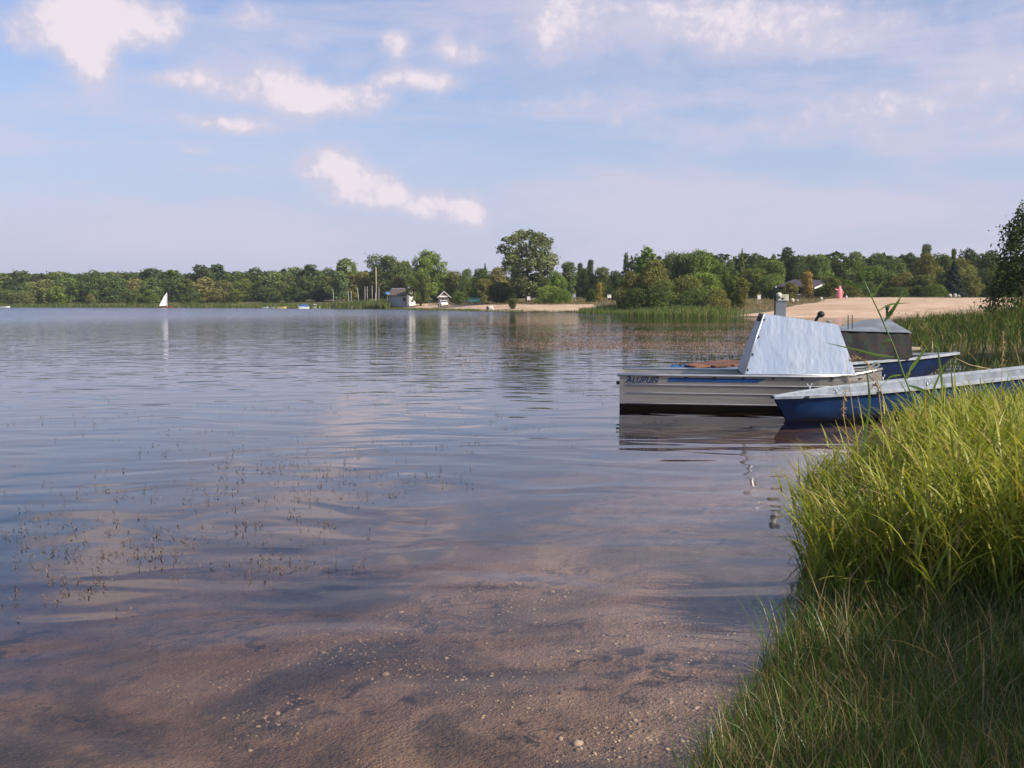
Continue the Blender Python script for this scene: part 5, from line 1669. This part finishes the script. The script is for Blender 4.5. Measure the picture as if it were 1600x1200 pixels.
def tall_reed():
    Y = 6.6
    stem = [at(1440, 690, Y), at(1425, 620, Y), at(1410, 580, Y), at(1398, 545, Y - .02), at(1385, 515, Y - .03), at(1372, 485, Y - .04), at(1360, 460, Y - .05), at(1350, 438, Y - .06)]
    b0 = Vector((stem[0].x + .12, Y + .05, gz(stem[0].x + .12, Y)))
    o = empty('tall_reed_stalk', b0)
    MB().tube(local(o, [b0] + stem), [.006, .006, .0055, .0055, .005, .0048, .0045, .004, .003], 6).build('stem', M['reed_leaf_big'], o, True)
    with_rnd(o.children[0], .8)
    lv = [([(1351, 442), (1345, 424), (1336, 398)], .020, .75, 0), ([(1353, 450), (1335, 446), (1308, 434), (1284, 424)], .020, .35, .10), ([(1361, 463), (1368, 455), (1381, 437)], .024, .95, -.05),
          ([(1382, 502), (1392, 488), (1406, 466), (1420, 436)], .030, .05, -.10), ([(1373, 485), (1390, 476), (1424, 473)], .018, .8, .15), ([(1397, 558), (1370, 555), (1335, 546), (1288, 535)], .020, .7, -.12),
          ([(1416, 592), (1424, 575), (1438, 556), (1452, 537)], .038, .9, -.08), ([(1392, 531), (1384, 533), (1375, 550)], .026, .9, .06), ([(1420, 602), (1445, 612), (1480, 640)], .022, .6, .08), ([(1412, 586), (1390, 590), (1370, 612)], .018, .7, -.08)]
    for pp, wd, rv, dy in lv:
        n_ = len(pp)
        ribbon(local(o, [at(a, b, Y - .04 + dy * i / (n_ - 1)) for i, (a, b) in enumerate(pp)]), wd, M['reed_leaf_big'], o, rnd_=rv)
    tag(o, 'tallest single green reed stalk with broad leaves, rising before the boats', 'reed')


tall_reed()


def dry_stalk(pp, Y, r_, label, panicle=0, name='dry_grass_stalk'):
    p3 = [at(a, b, Y) for a, b in pp]
    b0 = Vector((p3[0].x + .03, Y + .02, gz(p3[0].x, Y)))
    o = empty(name, b0)
    L_ = local(o, [b0] + p3)
    st_ = MB().tube(L_, [r_ * (1 - .6 * i / (len(L_) - 1)) for i in range(len(L_))], 5).build('stem', M['straw'], o, True)
    with_rnd(st_, .6)
    rr = np.random.default_rng(int(pp[0][0]))
    if panicle:
        tip = L_[-panicle - 1:]
        B_ = []
        for k in range(90):
            f = rr.random() * (len(tip) - 1); i = int(f)
            q = tip[i].lerp(tip[min(i + 1, len(tip) - 1)], f - i)
            B_.append(q + Vector(rr.normal(0, .003, 3)))
        B_ = np.array(B_)
        n_ = len(B_)
        V_, Q_, r2, t2 = blades(rr, B_, rr.uniform(0, 2 * PI, n_), rr.uniform(.015, .04, n_), rr.uniform(.6, 2.2, n_), rr.uniform(.2, .8, n_), np.full(n_, .006), 2)
        me = mesh_np('seed_head', V_, Q_, None, False, {'rnd': r2, 't': t2})
        link('seed_head', me, M['straw'], o)
    tag(o, label, 'grass stalk', 'dry stalks over the foreground reeds')


dry_stalk([(1392, 660), (1376, 608), (1362, 576), (1350, 563), (1338, 559), (1326, 564)], 6.2, .004, 'dry brown stalk with nodding seed head before the aluminium cabin', 3)
dry_stalk([(1340, 700), (1332, 640), (1327, 600), (1322, 562)], 6.0, .0035, 'straight thin straw stalk left of the nodding seed head', 0)
dry_stalk([(1562, 700), (1563, 640), (1566, 570), (1568, 520)], 6.4, .0035, 'straight lone straw stalk near the right edge of the picture', 1)
dry_stalk([(1380, 690), (1376, 640), (1373, 610), (1368, 598), (1362, 606)], 5.9, .004, 'short straw stalk with hooked tip before the blue boat', 2)
dry_stalk([(1325, 690), (1318, 650), (1318, 628), (1322, 608)], 5.8, .0035, 'short upright seed stalk over the left part of the reed clump', 2)


def green_blade(pp, Y, wd, rv, label):
    p3 = [at(a, b, Y - .03 * i) for i, (a, b) in enumerate(pp)]
    b0 = Vector((p3[0].x + .02, Y, gz(p3[0].x, Y)))
    o = ribbon([Vector((0, 0, 0))] + [p - b0 for p in p3], wd, M['reed_leaf_big'], None, 'reed_blade', (1, -.2, 0), lambda s: (1 - s ** 3) + .02, rv)
    o.location = b0
    tag(o, label, 'reed blade', 'single green blades over the reed clump')


green_blade([(1478, 700), (1474, 620), (1468, 565), (1461, 516)], 6.8, .020, .8, 'upright green blade right of the tall reed stalk')
green_blade([(1350, 700), (1358, 640), (1357, 600), (1350, 566)], 6.1, .018, .6, 'upright green blade before the bow fitting of the aluminium boat')
green_blade([(1495, 700), (1492, 650), (1488, 600), (1484, 562)], 6.9, .020, .9, 'upright green blade second right of the tall reed stalk')
green_blade([(1440, 700), (1450, 640), (1466, 590), (1486, 558)], 6.5, .020, .7, 'green blade leaning right across the blue boat rim')
green_blade([(1525, 700), (1528, 640), (1540, 610), (1556, 588)], 6.6, .020, .7, 'green blade leaning right before the stern of the blue boat')

# ------------------------------------------------------------------ trees of the near bank, beside and behind the camera; their shade lies on the foreground
def bank_tree(x, y, h, wd, colour, label, kind='willow_near'):
    crowns, trunks, w10 = KIND[kind]
    z0 = gz(x, y)
    o = empty('bank_tree', (x, y, z0), 0.7 * x, (wd / w10, wd / w10, h / 10))
    c = link('crown', crowns[0], None, o); link('trunk', trunks[0], None, o)
    g_ = GREEN[colour]; c.color = (*g_, 1)
    tag(o, label, 'tree')


bank_tree(11.1, -2.45, 8.3, 5.4, 'mid', 'bank tree to the right behind the camera, out of the picture', 'round')
bank_tree(17.8, 20.5, 11, 8, 'mid', 'nearest bank tree beyond the right edge, shading the bank reeds', 'round')
bank_tree(25.8, 36, 12, 8.4, 'mid', 'second bank tree beyond the right edge, shading the bank reeds', 'round')
bank_tree(35.5, 52, 13, 10, 'mid', 'third bank tree beyond the right edge, shading the bank reeds', 'round')

# ------------------------------------------------------------------ the summer haze over the lake
m, t = mat_new('haze')
pv = t.n('ShaderNodeVolumePrincipled', {'Color': (0.82, 0.88, 1.0, 1), 'Density': 0.00018, 'Anisotropy': 0.2})
t.n('ShaderNodeOutputMaterial', {'Volume': pv.outputs[0]})
hz = MB().box((0, 0, 22), (19000, 19000, 56)).build('haze', m)
tag(hz, 'thin summer haze over the lake and its shores', kind='stuff')
